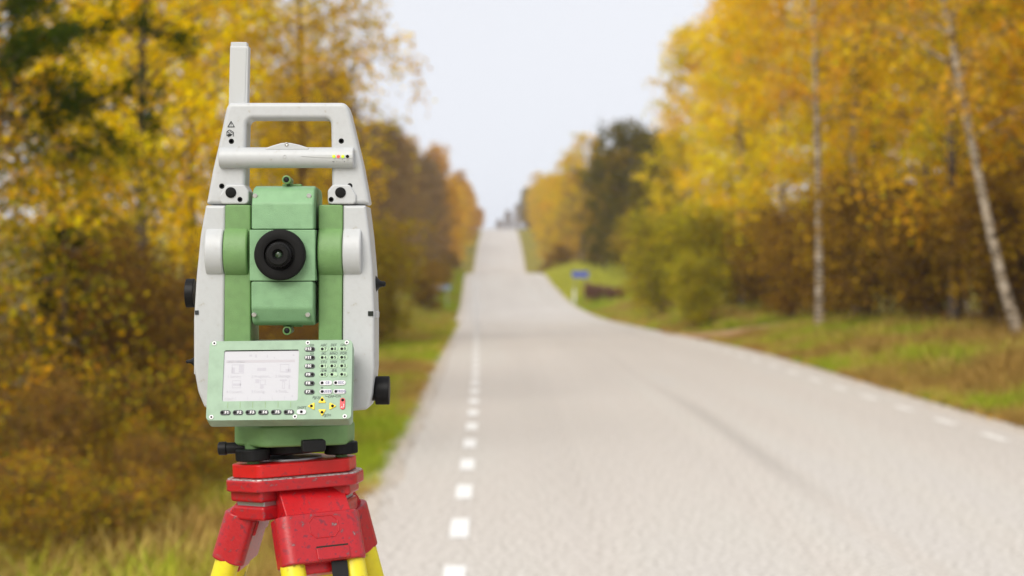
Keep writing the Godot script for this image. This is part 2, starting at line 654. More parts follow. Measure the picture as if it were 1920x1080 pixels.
	soil.albedo_texture = noise_tex(noise(51, 0.014, 6), [[0.0, lin(0.15, 0.10, 0.03)], [0.4, lin(0.23, 0.17, 0.04)], [0.55, lin(0.22, 0.22, 0.03)], [0.75, lin(0.34, 0.30, 0.06)], [1.0, lin(0.42, 0.33, 0.12)]], 1024)
	soil.metallic_specular = 0.1
	triplanar(soil, 0.16, true)
	var road := mat("chip_seal", Color.WHITE, 0.85)
	road.vertex_color_use_as_albedo = true
	road.albedo_texture = noise_tex(noise(61, 0.024, 6), [[0.0, lin(0.20, 0.175, 0.15)], [0.32, lin(0.42, 0.39, 0.355)], [0.5, lin(0.56, 0.53, 0.49)], [0.68, lin(0.64, 0.61, 0.575)], [1.0, lin(0.82, 0.80, 0.77)]], 1024)
	road.normal_enabled = true
	road.normal_texture = noise_tex(noise(62, 0.16, 3), [], 1024, true, 4.0)
	road.normal_scale = 0.6
	triplanar(road, 0.8, true)
	var gravel := mat("gravel", Color.WHITE, 0.95)
	gravel.albedo_texture = noise_tex(noise(63, 0.10, 5), [[0.0, lin(0.24, 0.19, 0.14)], [0.35, lin(0.44, 0.385, 0.32)], [0.6, lin(0.58, 0.53, 0.47)], [1.0, lin(0.74, 0.69, 0.63)]], 1024)
	triplanar(gravel, 0.7, true)
	var sand := mat("sandy_gravel", Color.WHITE, 0.95)
	sand.albedo_texture = noise_tex(noise(64, 0.03, 5), [[0.0, lin(0.30, 0.17, 0.08)], [1.0, lin(0.52, 0.33, 0.18)]], 256)
	triplanar(sand, 0.5, true)
	var stone := mat("stone", Color.WHITE, 0.9)
	stone.vertex_color_use_as_albedo = true
	mat("road_paint", lin(0.82, 0.82, 0.80), 0.6)
	var worn := mat("worn_road_paint", Color.WHITE, 0.75)
	worn.albedo_texture = noise_tex(noise(65, 0.06, 5), [[0.0, lin(0.50, 0.47, 0.43)], [0.34, lin(0.58, 0.55, 0.51)], [0.46, lin(0.78, 0.77, 0.74)], [1.0, lin(0.82, 0.81, 0.78)]], 512)
	triplanar(worn, 1.1, true)

# ---------------------------------------------------------------- land and road
func sheet(ds: Array, ss: Array, height: Callable, color = null, ragged := 0.0) -> ArrayMesh:
	var v := PackedVector3Array()
	var nn := PackedVector3Array()
	var cc := PackedColorArray()
	var ix := PackedInt32Array()
	for d in ds:
		for q in ss:
			var s: float = q
			if ragged > 0.0 and (q == ss[0] or q == ss[-1]):
				s += ragged * (lumps.get_noise_2d(d * 22.0, q * 90.0) + 0.6 * lumps.get_noise_2d(d * 90.0, q * 70.0))
			var x: float = middle(d) + s
			v.append(Vector3(x, height.call(x, s, d), -d))
			if color != null:
				cc.append(color.call(s, d))
	var w := ss.size()
	nn.resize(v.size())
	for i in ds.size():
		for j in w:
			var a := v[mini(i + 1, ds.size() - 1) * w + j] - v[maxi(i - 1, 0) * w + j]
			var b := v[i * w + mini(j + 1, w - 1)] - v[i * w + maxi(j - 1, 0)]
			nn[i * w + j] = b.cross(a).normalized()
	for i in ds.size() - 1:
		for j in w - 1:
			var k := i * w + j
			ix.append_array([k, k + w, k + 1, k + 1, k + w, k + w + 1])
	var arr := []
	arr.resize(Mesh.ARRAY_MAX)
	arr[Mesh.ARRAY_VERTEX] = v
	arr[Mesh.ARRAY_NORMAL] = nn
	if cc.size():
		arr[Mesh.ARRAY_COLOR] = cc
	arr[Mesh.ARRAY_INDEX] = ix
	var m := ArrayMesh.new()
	m.add_surface_from_arrays(Mesh.PRIMITIVE_TRIANGLES, arr)
	return m

func land() -> void:
	var ss := [-4000.0, -1500.0, -400.0, -150.0, -60.0, -30.0, -20.0, -14.0]
	var s := -12.0
	while s <= 14.0:
		ss.append(s)
		s += 0.4
	ss.append_array([16.0, 20.0, 30.0, 60.0, 150.0, 400.0, 1500.0, 4000.0])
	structure("ground", sheet(steps_along(4000.0), ss, func(x, _s, d): return ground(x, d)), M.turf)
	# road with darker wheel tracks and one tar-dark skid streak
	var rs := []
	s = -3.3
	while s <= 3.13:
		if s < -3.25 or s > -3.12:
			rs.append(s)
		s += 0.1
	var tone := noise(71, 0.02, 3)
	var road := structure("road", sheet(steps_along(700.0), rs, func(_x, q, d): return road_y(q, d), func(q, d):
		var track := 0.0
		for c in [-1.85, -0.55, 0.75, 2.0]:
			track += exp(-pow((q - c) / 0.26, 2.0))
		var k: float = 1.0 - 0.025 * track + 0.07 * tone.get_noise_2d(q * 14.0, d * 2.0)
		var streak: float = 0.0 + 0.05 * sin(d * 0.35)
		k -= (0.05 + 0.19 * smoothstep(11.5, 17.0, d) * (1.0 - smoothstep(20.0, 30.0, d))) * exp(-pow((q - streak) / 0.10, 2.0))
		return Color(k, k * 0.985, k * 0.97), 0.14), M.chip_seal)
	var shoulder := []
	s = -3.95
	while s <= -2.8:
		shoulder.append(s)
		s += 0.15
	structure("gravel_shoulder", sheet(steps_along(420.0), shoulder, func(x, q, d): return lerpf(ground(x, d) + 0.015, road_y(q, d) - 0.006, smoothstep(-3.75, -3.4, q)) if q > -3.7 else ground(x, d) - 0.03, null, 0.16), M.gravel)
	structure("gravel_shoulder", sheet(steps_along(420.0), [3.05, 3.2, 3.35, 3.5, 3.65], func(x, q, d): return (road_y(q, d) - 0.006) if q < 3.4 else ground(x, d) + (0.015 if q < 3.6 else -0.03)), M.gravel)
	var side := []
	for k in 12:
		side.append(51.5 + k * 0.52)
	structure("side_track", sheet(side, [3.1, 3.6, 4.2, 5, 6, 7, 8, 10, 12, 14], func(x, _s, d): return maxf(ground(x, d), ground(x, 54.0)) + 0.03), M.sandy_gravel)
	# painted edge lines: short dashes on both sides
	for edge in [-1, 1]:
		var k := -3
		while k < 112:
			var d: float = 11.55 + 2.05 * k + (0.7 if edge > 0 else 0.0)
			var lift := 0.005 if d < 60 else 0.02
			var q: float = edge * HALF
			if d > 1.0:
				obj("edge_dash", sheet([d, d + 0.3, d + 0.6, d + 0.92], [q - 0.062, q + 0.062], func(_x, e, dd): return road_y(e, dd) + lift), M.road_paint if edge < 0 else M.worn_road_paint, road)
			k += 1

# ---------------------------------------------------------------- trees
func trees() -> void:
	var gold := palette([[0.95, 0.67, 0.002], [0.93, 0.70, 0.003], [0.95, 0.78, 0.012], [0.90, 0.57, 0.003]])
	var ochre := palette([[0.84, 0.53, 0.012], [0.76, 0.50, 0.015], [0.88, 0.63, 0.012], [0.56, 0.48, 0.02], [0.76, 0.41, 0.015]])
	var lemon := palette([[0.88, 0.58, 0.006], [0.80, 0.58, 0.01], [0.72, 0.46, 0.008], [0.62, 0.50, 0.012]])
	var orange := palette([[0.72, 0.38, 0.025], [0.62, 0.33, 0.025], [0.78, 0.46, 0.02], [0.48, 0.28, 0.04]])
	var brown := palette([[0.28, 0.15, 0.03], [0.34, 0.19, 0.035], [0.22, 0.12, 0.03], [0.40, 0.25, 0.03]])
	var olive := palette([[0.34, 0.27, 0.02], [0.40, 0.32, 0.02], [0.26, 0.21, 0.025], [0.42, 0.28, 0.02]])
	var dusk := palette([[0.13, 0.115, 0.008], [0.17, 0.135, 0.008], [0.10, 0.095, 0.010], [0.26, 0.17, 0.010]])
	var spring := palette([[0.46, 0.42, 0.015], [0.36, 0.34, 0.02], [0.60, 0.48, 0.012], [0.26, 0.24, 0.025]])
	var mixed := palette([[0.70, 0.46, 0.008], [0.44, 0.35, 0.015], [0.26, 0.23, 0.015], [0.75, 0.40, 0.01], [0.32, 0.19, 0.03]])
	var fir := palette([[0.030, 0.055, 0.022], [0.040, 0.070, 0.025], [0.024, 0.044, 0.020]])
	var pine := palette([[0.055, 0.085, 0.008], [0.075, 0.105, 0.010], [0.042, 0.066, 0.008]])
	# near the camera on the left: leaves of natural size
	kind("golden", {"seed": 1, "height": 9.5, "trunk": 0.085, "low": 0.16, "boughs": 62, "twigs": 13, "leaves": 21, "twig": 0.55, "hang": 0.35, "rise": 0.9, "droop": 0.35, "radius": 1.45, "size": 0.066, "loose": 0.085, "leaf": gold, "bark": "bark", "bare": 0.004, "form": "oval"})
	kind("sapling", {"seed": 2, "height": 3.6, "trunk": 0.028, "low": 0.12, "boughs": 30, "twigs": 7, "leaves": 12, "twig": 0.36, "hang": 0.2, "rise": 0.8, "droop": 0.3, "radius": 0.75, "size": 0.058, "loose": 0.06, "leaf": mixed, "bark": "birch_bark", "bare": 0.003, "missing": 0.25})
	kind("sapling_b", {"seed": 3, "height": 3.0, "trunk": 0.02, "low": 0.1, "boughs": 28, "twigs": 7, "leaves": 11, "twig": 0.34, "hang": 0.2, "rise": 0.8, "droop": 0.25, "radius": 0.8, "size": 0.06, "loose": 0.06, "leaf": palette([[0.62, 0.44, 0.010], [0.38, 0.32, 0.015], [0.80, 0.48, 0.010], [0.24, 0.20, 0.015]]), "bark": "bark", "bare": 0.003, "missing": 0.25})
	kind("pine", {"seed": 4, "height": 7.5, "trunk": 0.11, "low": 0.34, "boughs": 56, "twigs": 14, "leaves": 75, "twig": 0.36, "hang": 0.0, "rise": 0.3, "droop": 0.2, "radius": 1.95, "size": 0.09, "slim": 0.10, "loose": 0.05, "leaf": pine, "bark": "bark", "needles": true, "form": "cone", "missing": 0.12})
	kind("thicket", {"seed": 5, "height": 1.9, "stems": 11, "spread": 0.65, "trunk": 0.013, "low": 0.18, "boughs": 9, "twigs": 6, "leaves": 7, "twig": 0.30, "hang": 0.1, "rise": 1.1, "droop": 0.2, "radius": 0.42, "size": 0.05, "loose": 0.05, "leaf": brown, "bark": "twig_bark", "bare": 0.0035, "sides": 5, "missing": 0.3})
	kind("thicket_b", {"seed": 6, "height": 1.6, "stems": 9, "spread": 0.7, "trunk": 0.012, "low": 0.15, "boughs": 9, "twigs": 6, "leaves": 7, "twig": 0.3, "hang": 0.15, "rise": 1.0, "droop": 0.3, "radius": 0.45, "size": 0.05, "loose": 0.08, "leaf": palette([[0.36, 0.24, 0.02], [0.60, 0.42, 0.012], [0.28, 0.25, 0.02], [0.22, 0.12, 0.03], [0.42, 0.20, 0.02]]), "bark": "twig_bark", "bare": 0.0035, "sides": 5, "missing": 0.3})
	# farther off: leaf sprays instead of single leaves
	kind("weeping", {"seed": 7, "height": 13.5, "trunk": 0.14, "low": 0.22, "boughs": 60, "twigs": 11, "leaves": 20, "twig": 1.9, "hang": 0.92, "rise": 0.9, "droop": 0.45, "radius": 2.5, "size": 0.12, "loose": 0.07, "leaf": lemon, "bark": "twig_bark", "bare": 0.004, "missing": 0.08})
	kind("birch", {"seed": 8, "height": 15.0, "trunk": 0.12, "low": 0.1, "boughs": 64, "twigs": 12, "leaves": 17, "twig": 1.0, "hang": 0.45, "rise": 0.8, "droop": 0.35, "radius": 2.9, "size": 0.145, "loose": 0.16, "leaf": palette([[0.92, 0.65, 0.004], [0.86, 0.64, 0.006], [0.74, 0.64, 0.010], [0.88, 0.54, 0.006]]), "bark": "birch_bark", "bare": 0.008, "form": "flame"})
	kind("birch_b", {"seed": 9, "height": 14.0, "trunk": 0.13, "low": 0.14, "boughs": 54, "twigs": 10, "leaves": 15, "twig": 0.95, "hang": 0.45, "rise": 0.75, "droop": 0.3, "radius": 2.5, "size": 0.14, "loose": 0.16, "leaf": ochre, "bark": "bark", "bare": 0.008, "missing": 0.2})
	kind("birch_straight", {"seed": 10, "height": 15.0, "trunk": 0.125, "low": 0.36, "boughs": 48, "twigs": 11, "leaves": 16, "twig": 0.95, "hang": 0.5, "rise": 0.75, "droop": 0.35, "radius": 2.2, "size": 0.13, "loose": 0.15, "leaf": palette([[0.80, 0.46, 0.02], [0.72, 0.41, 0.03], [0.82, 0.54, 0.02]]), "bark": "birch_bark", "bare": 0.008, "lean": Vector3(-0.35, 0, 0), "wobble": 0.004, "missing": 0.2})
	kind("birch_leaning", {"seed": 12, "height": 13.0, "trunk": 0.112, "low": 0.30, "boughs": 40, "twigs": 10, "leaves": 16, "twig": 0.9, "hang": 0.5, "rise": 0.8, "droop": 0.35, "radius": 2.1, "size": 0.115, "loose": 0.14, "leaf": palette([[0.78, 0.45, 0.03], [0.70, 0.38, 0.035], [0.76, 0.50, 0.03]]), "bark": "birch_bark", "bare": 0.008, "lean": Vector3(-2.7, 0, 0.4), "lean_power": 0.72, "wobble": 0.005, "missing": 0.3})
	kind("orange", {"seed": 13, "height": 12.0, "trunk": 0.13, "low": 0.14, "boughs": 50, "twigs": 10, "leaves": 15, "twig": 0.9, "hang": 0.3, "rise": 0.9, "droop": 0.2, "radius": 2.4, "size": 0.19, "loose": 0.24, "leaf": orange, "bark": "bark", "form": "flame", "missing": 0.3, "bare": 0.012})
	kind("amber", {"seed": 14, "height": 12.5, "trunk": 0.12, "low": 0.16, "boughs": 48, "twigs": 10, "leaves": 15, "twig": 0.9, "hang": 0.3, "rise": 0.9, "droop": 0.25, "radius": 2.3, "size": 0.19, "loose": 0.24, "leaf": ochre, "bark": "birch_bark", "form": "flame", "missing": 0.3, "bare": 0.012})
	kind("brown", {"seed": 15, "height": 10.0, "trunk": 0.11, "low": 0.08, "boughs": 54, "twigs": 11, "leaves": 9, "twig": 0.85, "hang": 0.2, "rise": 1.0, "droop": 0.2, "radius": 2.0, "size": 0.15, "loose": 0.2, "leaf": palette([[0.27, 0.185, 0.09], [0.32, 0.21, 0.09], [0.24, 0.165, 0.09], [0.36, 0.24, 0.07]]), "bark": "twig_bark", "bare": 0.012, "form": "flame"})
	kind("dark", {"seed": 16, "height": 12.0, "trunk": 0.16, "low": 0.08, "boughs": 58, "twigs": 12, "leaves": 16, "twig": 0.9, "hang": 0.15, "rise": 0.7, "droop": 0.3, "radius": 2.9, "size": 0.2, "loose": 0.22, "leaf": dusk, "bark": "bark"})
	kind("spruce", {"seed": 17, "height": 15.0, "trunk": 0.16, "low": 0.08, "boughs": 90, "twigs": 9, "leaves": 14, "twig": 0.5, "hang": 0.3, "rise": 0.05, "droop": 0.25, "radius": 1.5, "size": 0.24, "slim": 0.16, "loose": 0.12, "leaf": fir, "bark": "bark", "form": "cone"})
	kind("grey_spruce", {"seed": 27, "height": 15.0, "trunk": 0.16, "low": 0.08, "boughs": 80, "twigs": 8, "leaves": 9, "twig": 0.5, "hang": 0.3, "rise": 0.3, "droop": 0.2, "radius": 1.6, "size": 0.24, "slim": 0.16, "loose": 0.14, "leaf": palette([[0.20, 0.17, 0.10], [0.16, 0.15, 0.09]]), "bark": "twig_bark", "form": "cone"})
	kind("willow", {"seed": 18, "height": 3.6, "stems": 12, "spread": 1.1, "trunk": 0.03, "low": 0.12, "boughs": 10, "twigs": 7, "leaves": 10, "twig": 0.5, "hang": 0.15, "rise": 1.1, "droop": 0.3, "radius": 0.95, "size": 0.10, "loose": 0.16, "missing": 0.25, "leaf": olive, "bark": "twig_bark", "bare": 0.005, "sides": 5})
	kind("green_bush", {"seed": 19, "height": 4.6, "stems": 10, "spread": 1.2, "trunk": 0.035, "low": 0.1, "boughs": 11, "twigs": 8, "leaves": 11, "twig": 0.55, "hang": 0.2, "rise": 1.0, "droop": 0.35, "radius": 1.15, "size": 0.12, "loose": 0.2, "missing": 0.3, "leaf": spring, "bark": "twig_bark", "bare": 0.006, "sides": 5})
	kind("undergrowth", {"seed": 20, "height": 3.0, "stems": 10, "spread": 0.9, "trunk": 0.022, "low": 0.1, "boughs": 9, "twigs": 7, "leaves": 8, "twig": 0.5, "hang": 0.1, "rise": 1.1, "droop": 0.2, "radius": 0.75, "size": 0.10, "loose": 0.12, "leaf": palette([[0.22, 0.12, 0.02], [0.32, 0.19, 0.015], [0.16, 0.10, 0.018], [0.50, 0.31, 0.012]]), "bark": "twig_bark", "bare": 0.006, "sides": 5})
	kind("red_brush", {"seed": 24, "height": 1.7, "stems": 10, "spread": 0.8, "trunk": 0.015, "low": 0.05, "boughs": 10, "twigs": 6, "leaves": 10, "twig": 0.35, "hang": 0.1, "rise": 1.0, "droop": 0.3, "radius": 0.5, "size": 0.12, "loose": 0.1, "leaf": palette([[0.24, 0.12, 0.08], [0.30, 0.15, 0.09], [0.20, 0.11, 0.08]]), "bark": "twig_bark", "bare": 0.006, "sides": 5})

	# left side, from near to far
	plant("pine", "pine_tree", "tree", -4.55, 14.6, "dark green pine at the upper left, its branches reaching over the thicket", "", 1.0, 0.6)
	plant("pine", "pine_tree", "tree", -4.05, 16.2, "small green pine low among the brown thicket on the left", "", 0.30, 2.2)
	plant("golden", "golden_tree", "tree", -4.35, 21.5, "tall bright golden tree behind the pine, left of the instrument", "", 1.0, 0.3)
	plant("golden", "golden_tree", "tree", -5.9, 23.5, "bright golden tree half hidden behind the dark green pine at the left edge", "", 0.95, 2.0)
	var young := [[-4.25, 14.6, "young yellow and olive tree at the left edge, nearest below the pine", 1.0], [-3.75, 15.2, "thin grey stemmed young tree with yellow leaves in front of the thicket", 0.95], [-4.5, 16.5, "young ochre leaved tree behind the nearest young one at the left edge", 1.05], [-3.9, 18.5, "young ochre leaved tree between the thicket and the golden tree", 1.0], [-5.2, 18.0, "young ochre leaved tree under the pine's lowest boughs", 1.0]]
	for k in young.size():
		plant("sapling" if k % 2 == 0 else "sapling_b", "young_tree", "tree", young[k][0], young[k][1], young[k][2], "young trees at the left verge", young[k][3])
	for q in [[-4.4, 15.6], [-3.85, 16.4], [-3.35, 17.2], [-3.7, 18.3], [-4.4, 18.6], [-3.3, 19.4], [-3.6, 21.0], [-4.3, 21.5], [-3.35, 23.5], [-4.0, 25.5], [-3.5, 28.0], [-4.2, 30.0], [-3.7, 33.0], [-4.4, 36.0], [-3.9, 40.0], [-5.0, 20.5], [-5.2, 26.0]]:
		plant("thicket" if rng.randf() < 0.6 else "thicket_b", "brown_thicket", "shrub", q[0], q[1], "brown thicket bush on the left bank, " + ("in its front rank below the pine" if q[1] < 17.5 else "in its middle below the golden trees" if q[1] < 22.0 else "in its far part behind the instrument"), "brown thicket along the left ditch", rng.randf_range(0.85, 1.15))
	for q in [[-3.0, 11.4], [-3.5, 11.9], [-2.6, 12.2], [-3.2, 12.8], [-3.9, 12.9], [-2.5, 13.6], [-3.0, 14.2], [-3.6, 13.8], [-2.2, 14.6], [-2.8, 15.3]]:
		plant("thicket_b", "dry_weed", "shrub", q[0], q[1], "low dry brown weed in the grass before the left thicket", "dry weeds before the left thicket", rng.randf_range(0.28, 0.48))
	for q in [[-3.3, 12.4, 0.5], [-4.0, 12.3, 0.6], [-2.75, 13.2, 0.45], [-3.5, 13.4, 0.58], [-4.2, 13.6, 0.75], [-2.9, 14.4, 0.6], [-3.5, 14.7, 0.8], [-2.5, 15.4, 0.6], [-3.1, 15.9, 0.8], [-2.7, 16.9, 0.7], [-2.9, 18.2, 0.75], [-3.3, 11.6, 0.5], [-2.75, 11.9, 0.45]]:
		plant("thicket_b" if rng.randf() < 0.6 else "thicket", "brown_thicket", "shrub", q[0], q[1], "rusty brown thicket bush low on the left verge, " + ("nearest the lower left corner" if q[1] < 13.0 else "just before the taller thicket" if q[1] < 15.0 else "beside the tripod's left leg"), "brown thicket along the left ditch", q[2])
	plant("weeping", "weeping_birch", "tree", -5.6, 48.0, "weeping yellow birch with hanging strands behind the instrument's antenna", "", 1.0, 1.1)
	plant("weeping", "weeping_birch", "tree", -7.6, 43.0, "weeping yellow birch behind the golden tree, left of the other weeping birch", "", 0.95, 3.6)
	for q in [[-8.0, 34.0], [-9.5, 40.0], [-8.5, 52.0], [-10.5, 58.0], [-7.5, 60.0]]:
		plant("birch_b", "ochre_birch", "tree", q[0], q[1], "ochre birch in the wood behind the weeping birches", "ochre birches in the left wood", rng.randf_range(0.75, 0.9))
	plant("willow", "willow_bush", "shrub", -3.55, 45.0, "round olive willow bush just right of the instrument at the left verge", "", 0.92)
	plant("willow", "willow_bush", "shrub", -4.6, 52.0, "olive willow bush behind the round one at the left verge", "", 0.95)
	for q in [[-7.0, 70.0], [-8.0, 80.0], [-7.3, 90.0], [-7.0, 100.0], [-7.4, 110.0], [-7.2, 120.0], [-8.2, 130.0], [-9.5, 75.0], [-10.0, 88.0], [-9.8, 105.0], [-10.0, 122.0]]:
		plant("brown", "bare_brown_tree", "tree", q[0], q[1], "dull brown half bare tree left of the road before the orange ones", "brown trees left of the road", rng.randf_range(0.92, 1.08))
	var lefts := []
	var d := 140.0
	while d < 415.0:
		lefts.append([-6.9 - 0.0085 * (d - 140) + rng.randf_range(-0.4, 0.4), d])
		lefts.append([-10.8 + rng.randf_range(-0.8, 0.8), d + 6.0])
		d += 11.0 + (d - 140) * 0.04
	for k in lefts.size():
		var far: float = lefts[k][1]
		var of: String = "brown" if k % 4 == 3 or far < 166.0 else "amber" if k % 7 == 2 else "orange"
		var look: String = {"brown": "dull brown", "amber": "pale amber", "orange": "rusty orange"}[of]
		var row: String = "front row" if k % 2 == 0 else "back row"
		var spot: String = "before the dip" if far < 200 else "on the far slope" if far < 330 else "at the hilltop"
		plant(of, "orange_tree", "tree", lefts[k][0], far, "%s tree left of the road, %s %s" % [look, row, spot], "trees left of the far road", rng.randf_range(0.86, 1.04) * (1.0 if far < 300 else 0.82))
	for q in [[-6.7, 292.0, 0.42], [-6.6, 318.0, 0.40], [-6.8, 340.0, 0.44], [-6.7, 362.0, 0.38], [-6.6, 382.0, 0.36], [-6.7, 398.0, 0.40]]:
		plant("orange", "small_orange_tree", "tree", q[0], q[1], "low orange tree close beside the far road on its left", "low trees at the left of the hilltop", q[2])
	plant("spruce", "spruce_tree", "tree", -8.3, 388.0, "small dark spruce at the left of the far hilltop", "", 0.45)
	for q in [[-4.7, 100.0], [-5.2, 118.0], [-5.4, 136.0], [-6.2, 158.0], [-6.2, 175.0], [-6.3, 190.0]]:
		plant("undergrowth", "dark_bush", "shrub", q[0], q[1], "dark brown bush at the foot of the trees left of the far road", "bushes left of the far road", rng.randf_range(0.75, 1.0))

	# right side
	plant("birch_leaning", "leaning_birch", "tree", 9.65, 34.0, "birch with a pale trunk leaning left at the right edge", "", 1.0, 0.0)
	plant("birch_straight", "straight_birch", "tree", 8.15, 48.0, "upright birch with a white trunk in the middle of the right-hand wood", "", 1.0, 0.0)
	plant("birch", "yellow_birch", "tree", 9.3, 74.0, "big yellow birch against the sky at the left end of the right-hand wood", "", 1.0, 0.5)
	plant("birch", "yellow_birch", "tree", 9.2, 62.0, "big yellow birch just left of the white trunked birch", "", 1.0, 2.4)
	plant("birch", "yellow_birch", "tree", 7.9, 80.0, "yellow birch at the very left edge of the right-hand wood, above the green bushes", "", 0.85, 4.0)
	plant("birch", "yellow_birch", "tree", 8.5, 67.0, "yellow birch between the two big ones left of the white trunk", "", 0.8, 5.2)
	var wood_trees := [[10.2, 54.0], [12.0, 62.0], [12.3, 50.0], [11.3, 43.0], [13.3, 45.0], [11.2, 37.5], [13.0, 38.0], [10.6, 47.0], [14.5, 60.0], [15.0, 52.0], [15.5, 43.0], [9.9, 40.5], [13.0, 70.0], [11.0, 82.0], [14.0, 80.0], [16.5, 66.0], [12.2, 33.0], [14.0, 30.0], [17.0, 56.0]]
	for k in wood_trees.size():
		plant("birch_b" if k % 3 else "birch", "amber_birch", "tree", wood_trees[k][0], wood_trees[k][1], ("yellow" if k % 3 == 0 else "amber") + " leaved birch of the right-hand wood, " + side_of(wood_trees[k][0], wood_trees[k][1]), "amber birches in the right-hand wood", rng.randf_range(0.85, 1.05))
	for q in [[10.4, 27.5], [12.4, 25.5], [11.0, 23.0], [13.2, 20.5], [11.6, 18.0], [14.2, 27.0]]:
		plant("birch_b", "amber_birch", "tree", q[0], q[1], "amber leaved birch of the right-hand wood, nearer than the leaning birch", "amber birches in the right-hand wood", rng.randf_range(0.85, 1.0))
	for q in [[10.0, 30.5], [10.8, 26.0], [10.2, 22.0], [11.6, 20.5], [10.6, 17.5], [12.0, 28.5], [12.6, 23.5]]:
		plant("undergrowth", "brown_undergrowth", "shrub", q[0], q[1], "dark brown undergrowth bush of the right-hand wood, nearer than the leaning birch", "undergrowth of the right-hand wood", rng.randf_range(0.85, 1.1))
	plant("spruce", "spruce_tree", "tree", 11.6, 59.0, "dark green spruce showing through the yellow leaves right of the white trunk", "", 0.8)
	plant("spruce", "spruce_tree", "tree", 9.2, 70.0, "dark green spruce hidden in the big yellow birch at the wood's left end", "", 0.72)
	for q in [[8.9, 45.0], [9.6, 42.0], [10.4, 39.5], [9.9, 36.0], [10.8, 34.0], [11.6, 36.5], [9.0, 50.5], [9.3, 54.0], [8.6, 56.0], [10.3, 45.5], [11.4, 41.0], [12.2, 38.5], [8.6, 61.0], [9.3, 65.0], [8.4, 68.0], [11.0, 50.0], [12.5, 44.0], [12.8, 34.5], [10.5, 58.0], [13.8, 37.0], [10.2, 63.0]]:
		plant("undergrowth", "brown_undergrowth", "shrub", q[0], q[1], "dark brown undergrowth bush of the right-hand wood, " + side_of(q[0], q[1]), "undergrowth of the right-hand wood", rng.randf_range(0.85, 1.2))
	plant("green_bush", "green_bush", "shrub", 7.0, 66.0, "yellow green bush at the roadside left of the side track", "", 0.95)
	plant("green_bush", "green_bush", "shrub", 6.3, 76.0, "dull green bush between the yellow green bush and the field", "", 1.0)
	plant("green_bush", "green_bush", "shrub", 6.2, 60.0, "small yellow green bush low beside the side track", "", 0.55)
	plant("willow", "olive_bush", "shrub", 7.2, 92.0, "olive bush at the near corner of the field", "", 1.35)
	plant("dark", "dark_olive_tree", "tree", 8.6, 136.0, "broad dark olive tree right of the road behind the field", "", 1.0)
	plant("dark", "dark_olive_tree", "tree", 9.3, 118.0, "dark olive tree nearer than the broad one, beside the yellow birch", "", 0.66)
	plant("dark", "dark_olive_tree", "tree", 11.2, 146.0, "dark olive tree behind the broad one, farthest from the road", "", 0.95)
	plant("dark", "dark_olive_tree", "tree", 10.3, 127.0, "dark olive tree between the broad one and the yellow birch", "", 0.8)
	plant("dark", "dark_olive_tree", "tree", 7.7, 151.0, "dark olive tree nearest the road behind the blue sign's field", "", 0.84)
	plant("dark", "dark_olive_tree", "tree", 12.2, 133.0, "dark olive tree half hidden behind the yellow birch's left edge", "", 0.9)
	plant("spruce", "spruce_tree", "tree", 9.0, 190.0, "dark pointed spruce top above the far right-hand trees", "", 0.98)
	plant("grey_spruce", "spruce_tree", "tree", 10.9, 183.0, "pale pointed spruce top right of the dark one", "", 0.96)
	plant("red_brush", "brown_brush", "shrub", 5.3, 112.0, "low reddish brown brush at the field's edge by the road", "", 0.8)
	plant("red_brush", "brown_brush", "shrub", 6.3, 110.0, "smaller reddish brown brush right beside the other one", "", 0.62)
	var rights := []
	d = 162.0
	while d < 400.0:
		rights.append([6.3 - 0.0135 * (d - 162) + rng.randf_range(-0.3, 0.3), d])
		rights.append([9.2 - 0.01 * (d - 162) + rng.randf_range(-0.6, 0.6), d + 5.0])
		rights.append([13.0 + rng.randf_range(-0.9, 0.9), d + 3.0])
		d += 9.0 + (d - 162) * 0.04
	for k in rights.size():
		var far: float = rights[k][1]
		var of: String = "brown" if k % 5 == 3 else "dark" if k % 11 == 7 else "birch_b" if k % 3 == 0 else "amber"
		var look: String = {"brown": "dull brown", "amber": "amber yellow", "birch_b": "pale trunked ochre", "dark": "dark olive"}[of]
		var row: String = ["front row", "middle row", "back row"][k % 3]
		var spot: String = "behind the field" if far < 215 else "on the far slope" if far < 310 else "near the hilltop"
		plant(of, "roadside_tree", "tree", rights[k][0], far, "%s tree right of the road, %s %s" % [look, row, spot], "trees right of the far road", rng.randf_range(0.84, 1.0) * (1.0 if far < 260 else 0.86 if far < 320 else 0.68))
	for q in [[-3.2, 455.0, 0.66], [-1.0, 440.0, 0.74], [1.4, 430.0, 0.78], [-5.5, 475.0, 0.6], [3.4, 425.0, 0.72], [-4.2, 500.0, 0.6], [5.5, 445.0, 0.8], [-9.0, 500.0, 0.4]]:
		plant("brown", "far_brown_tree", "tree", q[0], q[1], "grey brown tree beyond the hilltop where the road vanishes", "trees beyond the hilltop", q[2])
	for q in [[4.6, 166.0], [4.5, 182.0], [4.3, 200.0], [4.1, 222.0], [7.4, 158.0], [9.4, 160.0]]:
		plant("undergrowth", "dark_bush", "shrub", q[0], q[1], "dark bush at the foot of the trees behind the field", "bushes right of the far road", rng.randf_range(0.7, 0.95))
	plant("spruce", "spruce_tree", "tree", 3.6, 345.0, "small dark green spruce beside the far road on the right", "", 0.5)

# where something of the right-hand wood stands, told by its two pale trunks
func side_of(x: float, d: float) -> String:
	var a := x / d
	return "left of the white trunk" if a < 0.16 else "between the white and the leaning trunk" if a < 0.255 else "near the leaning trunk at the right edge"

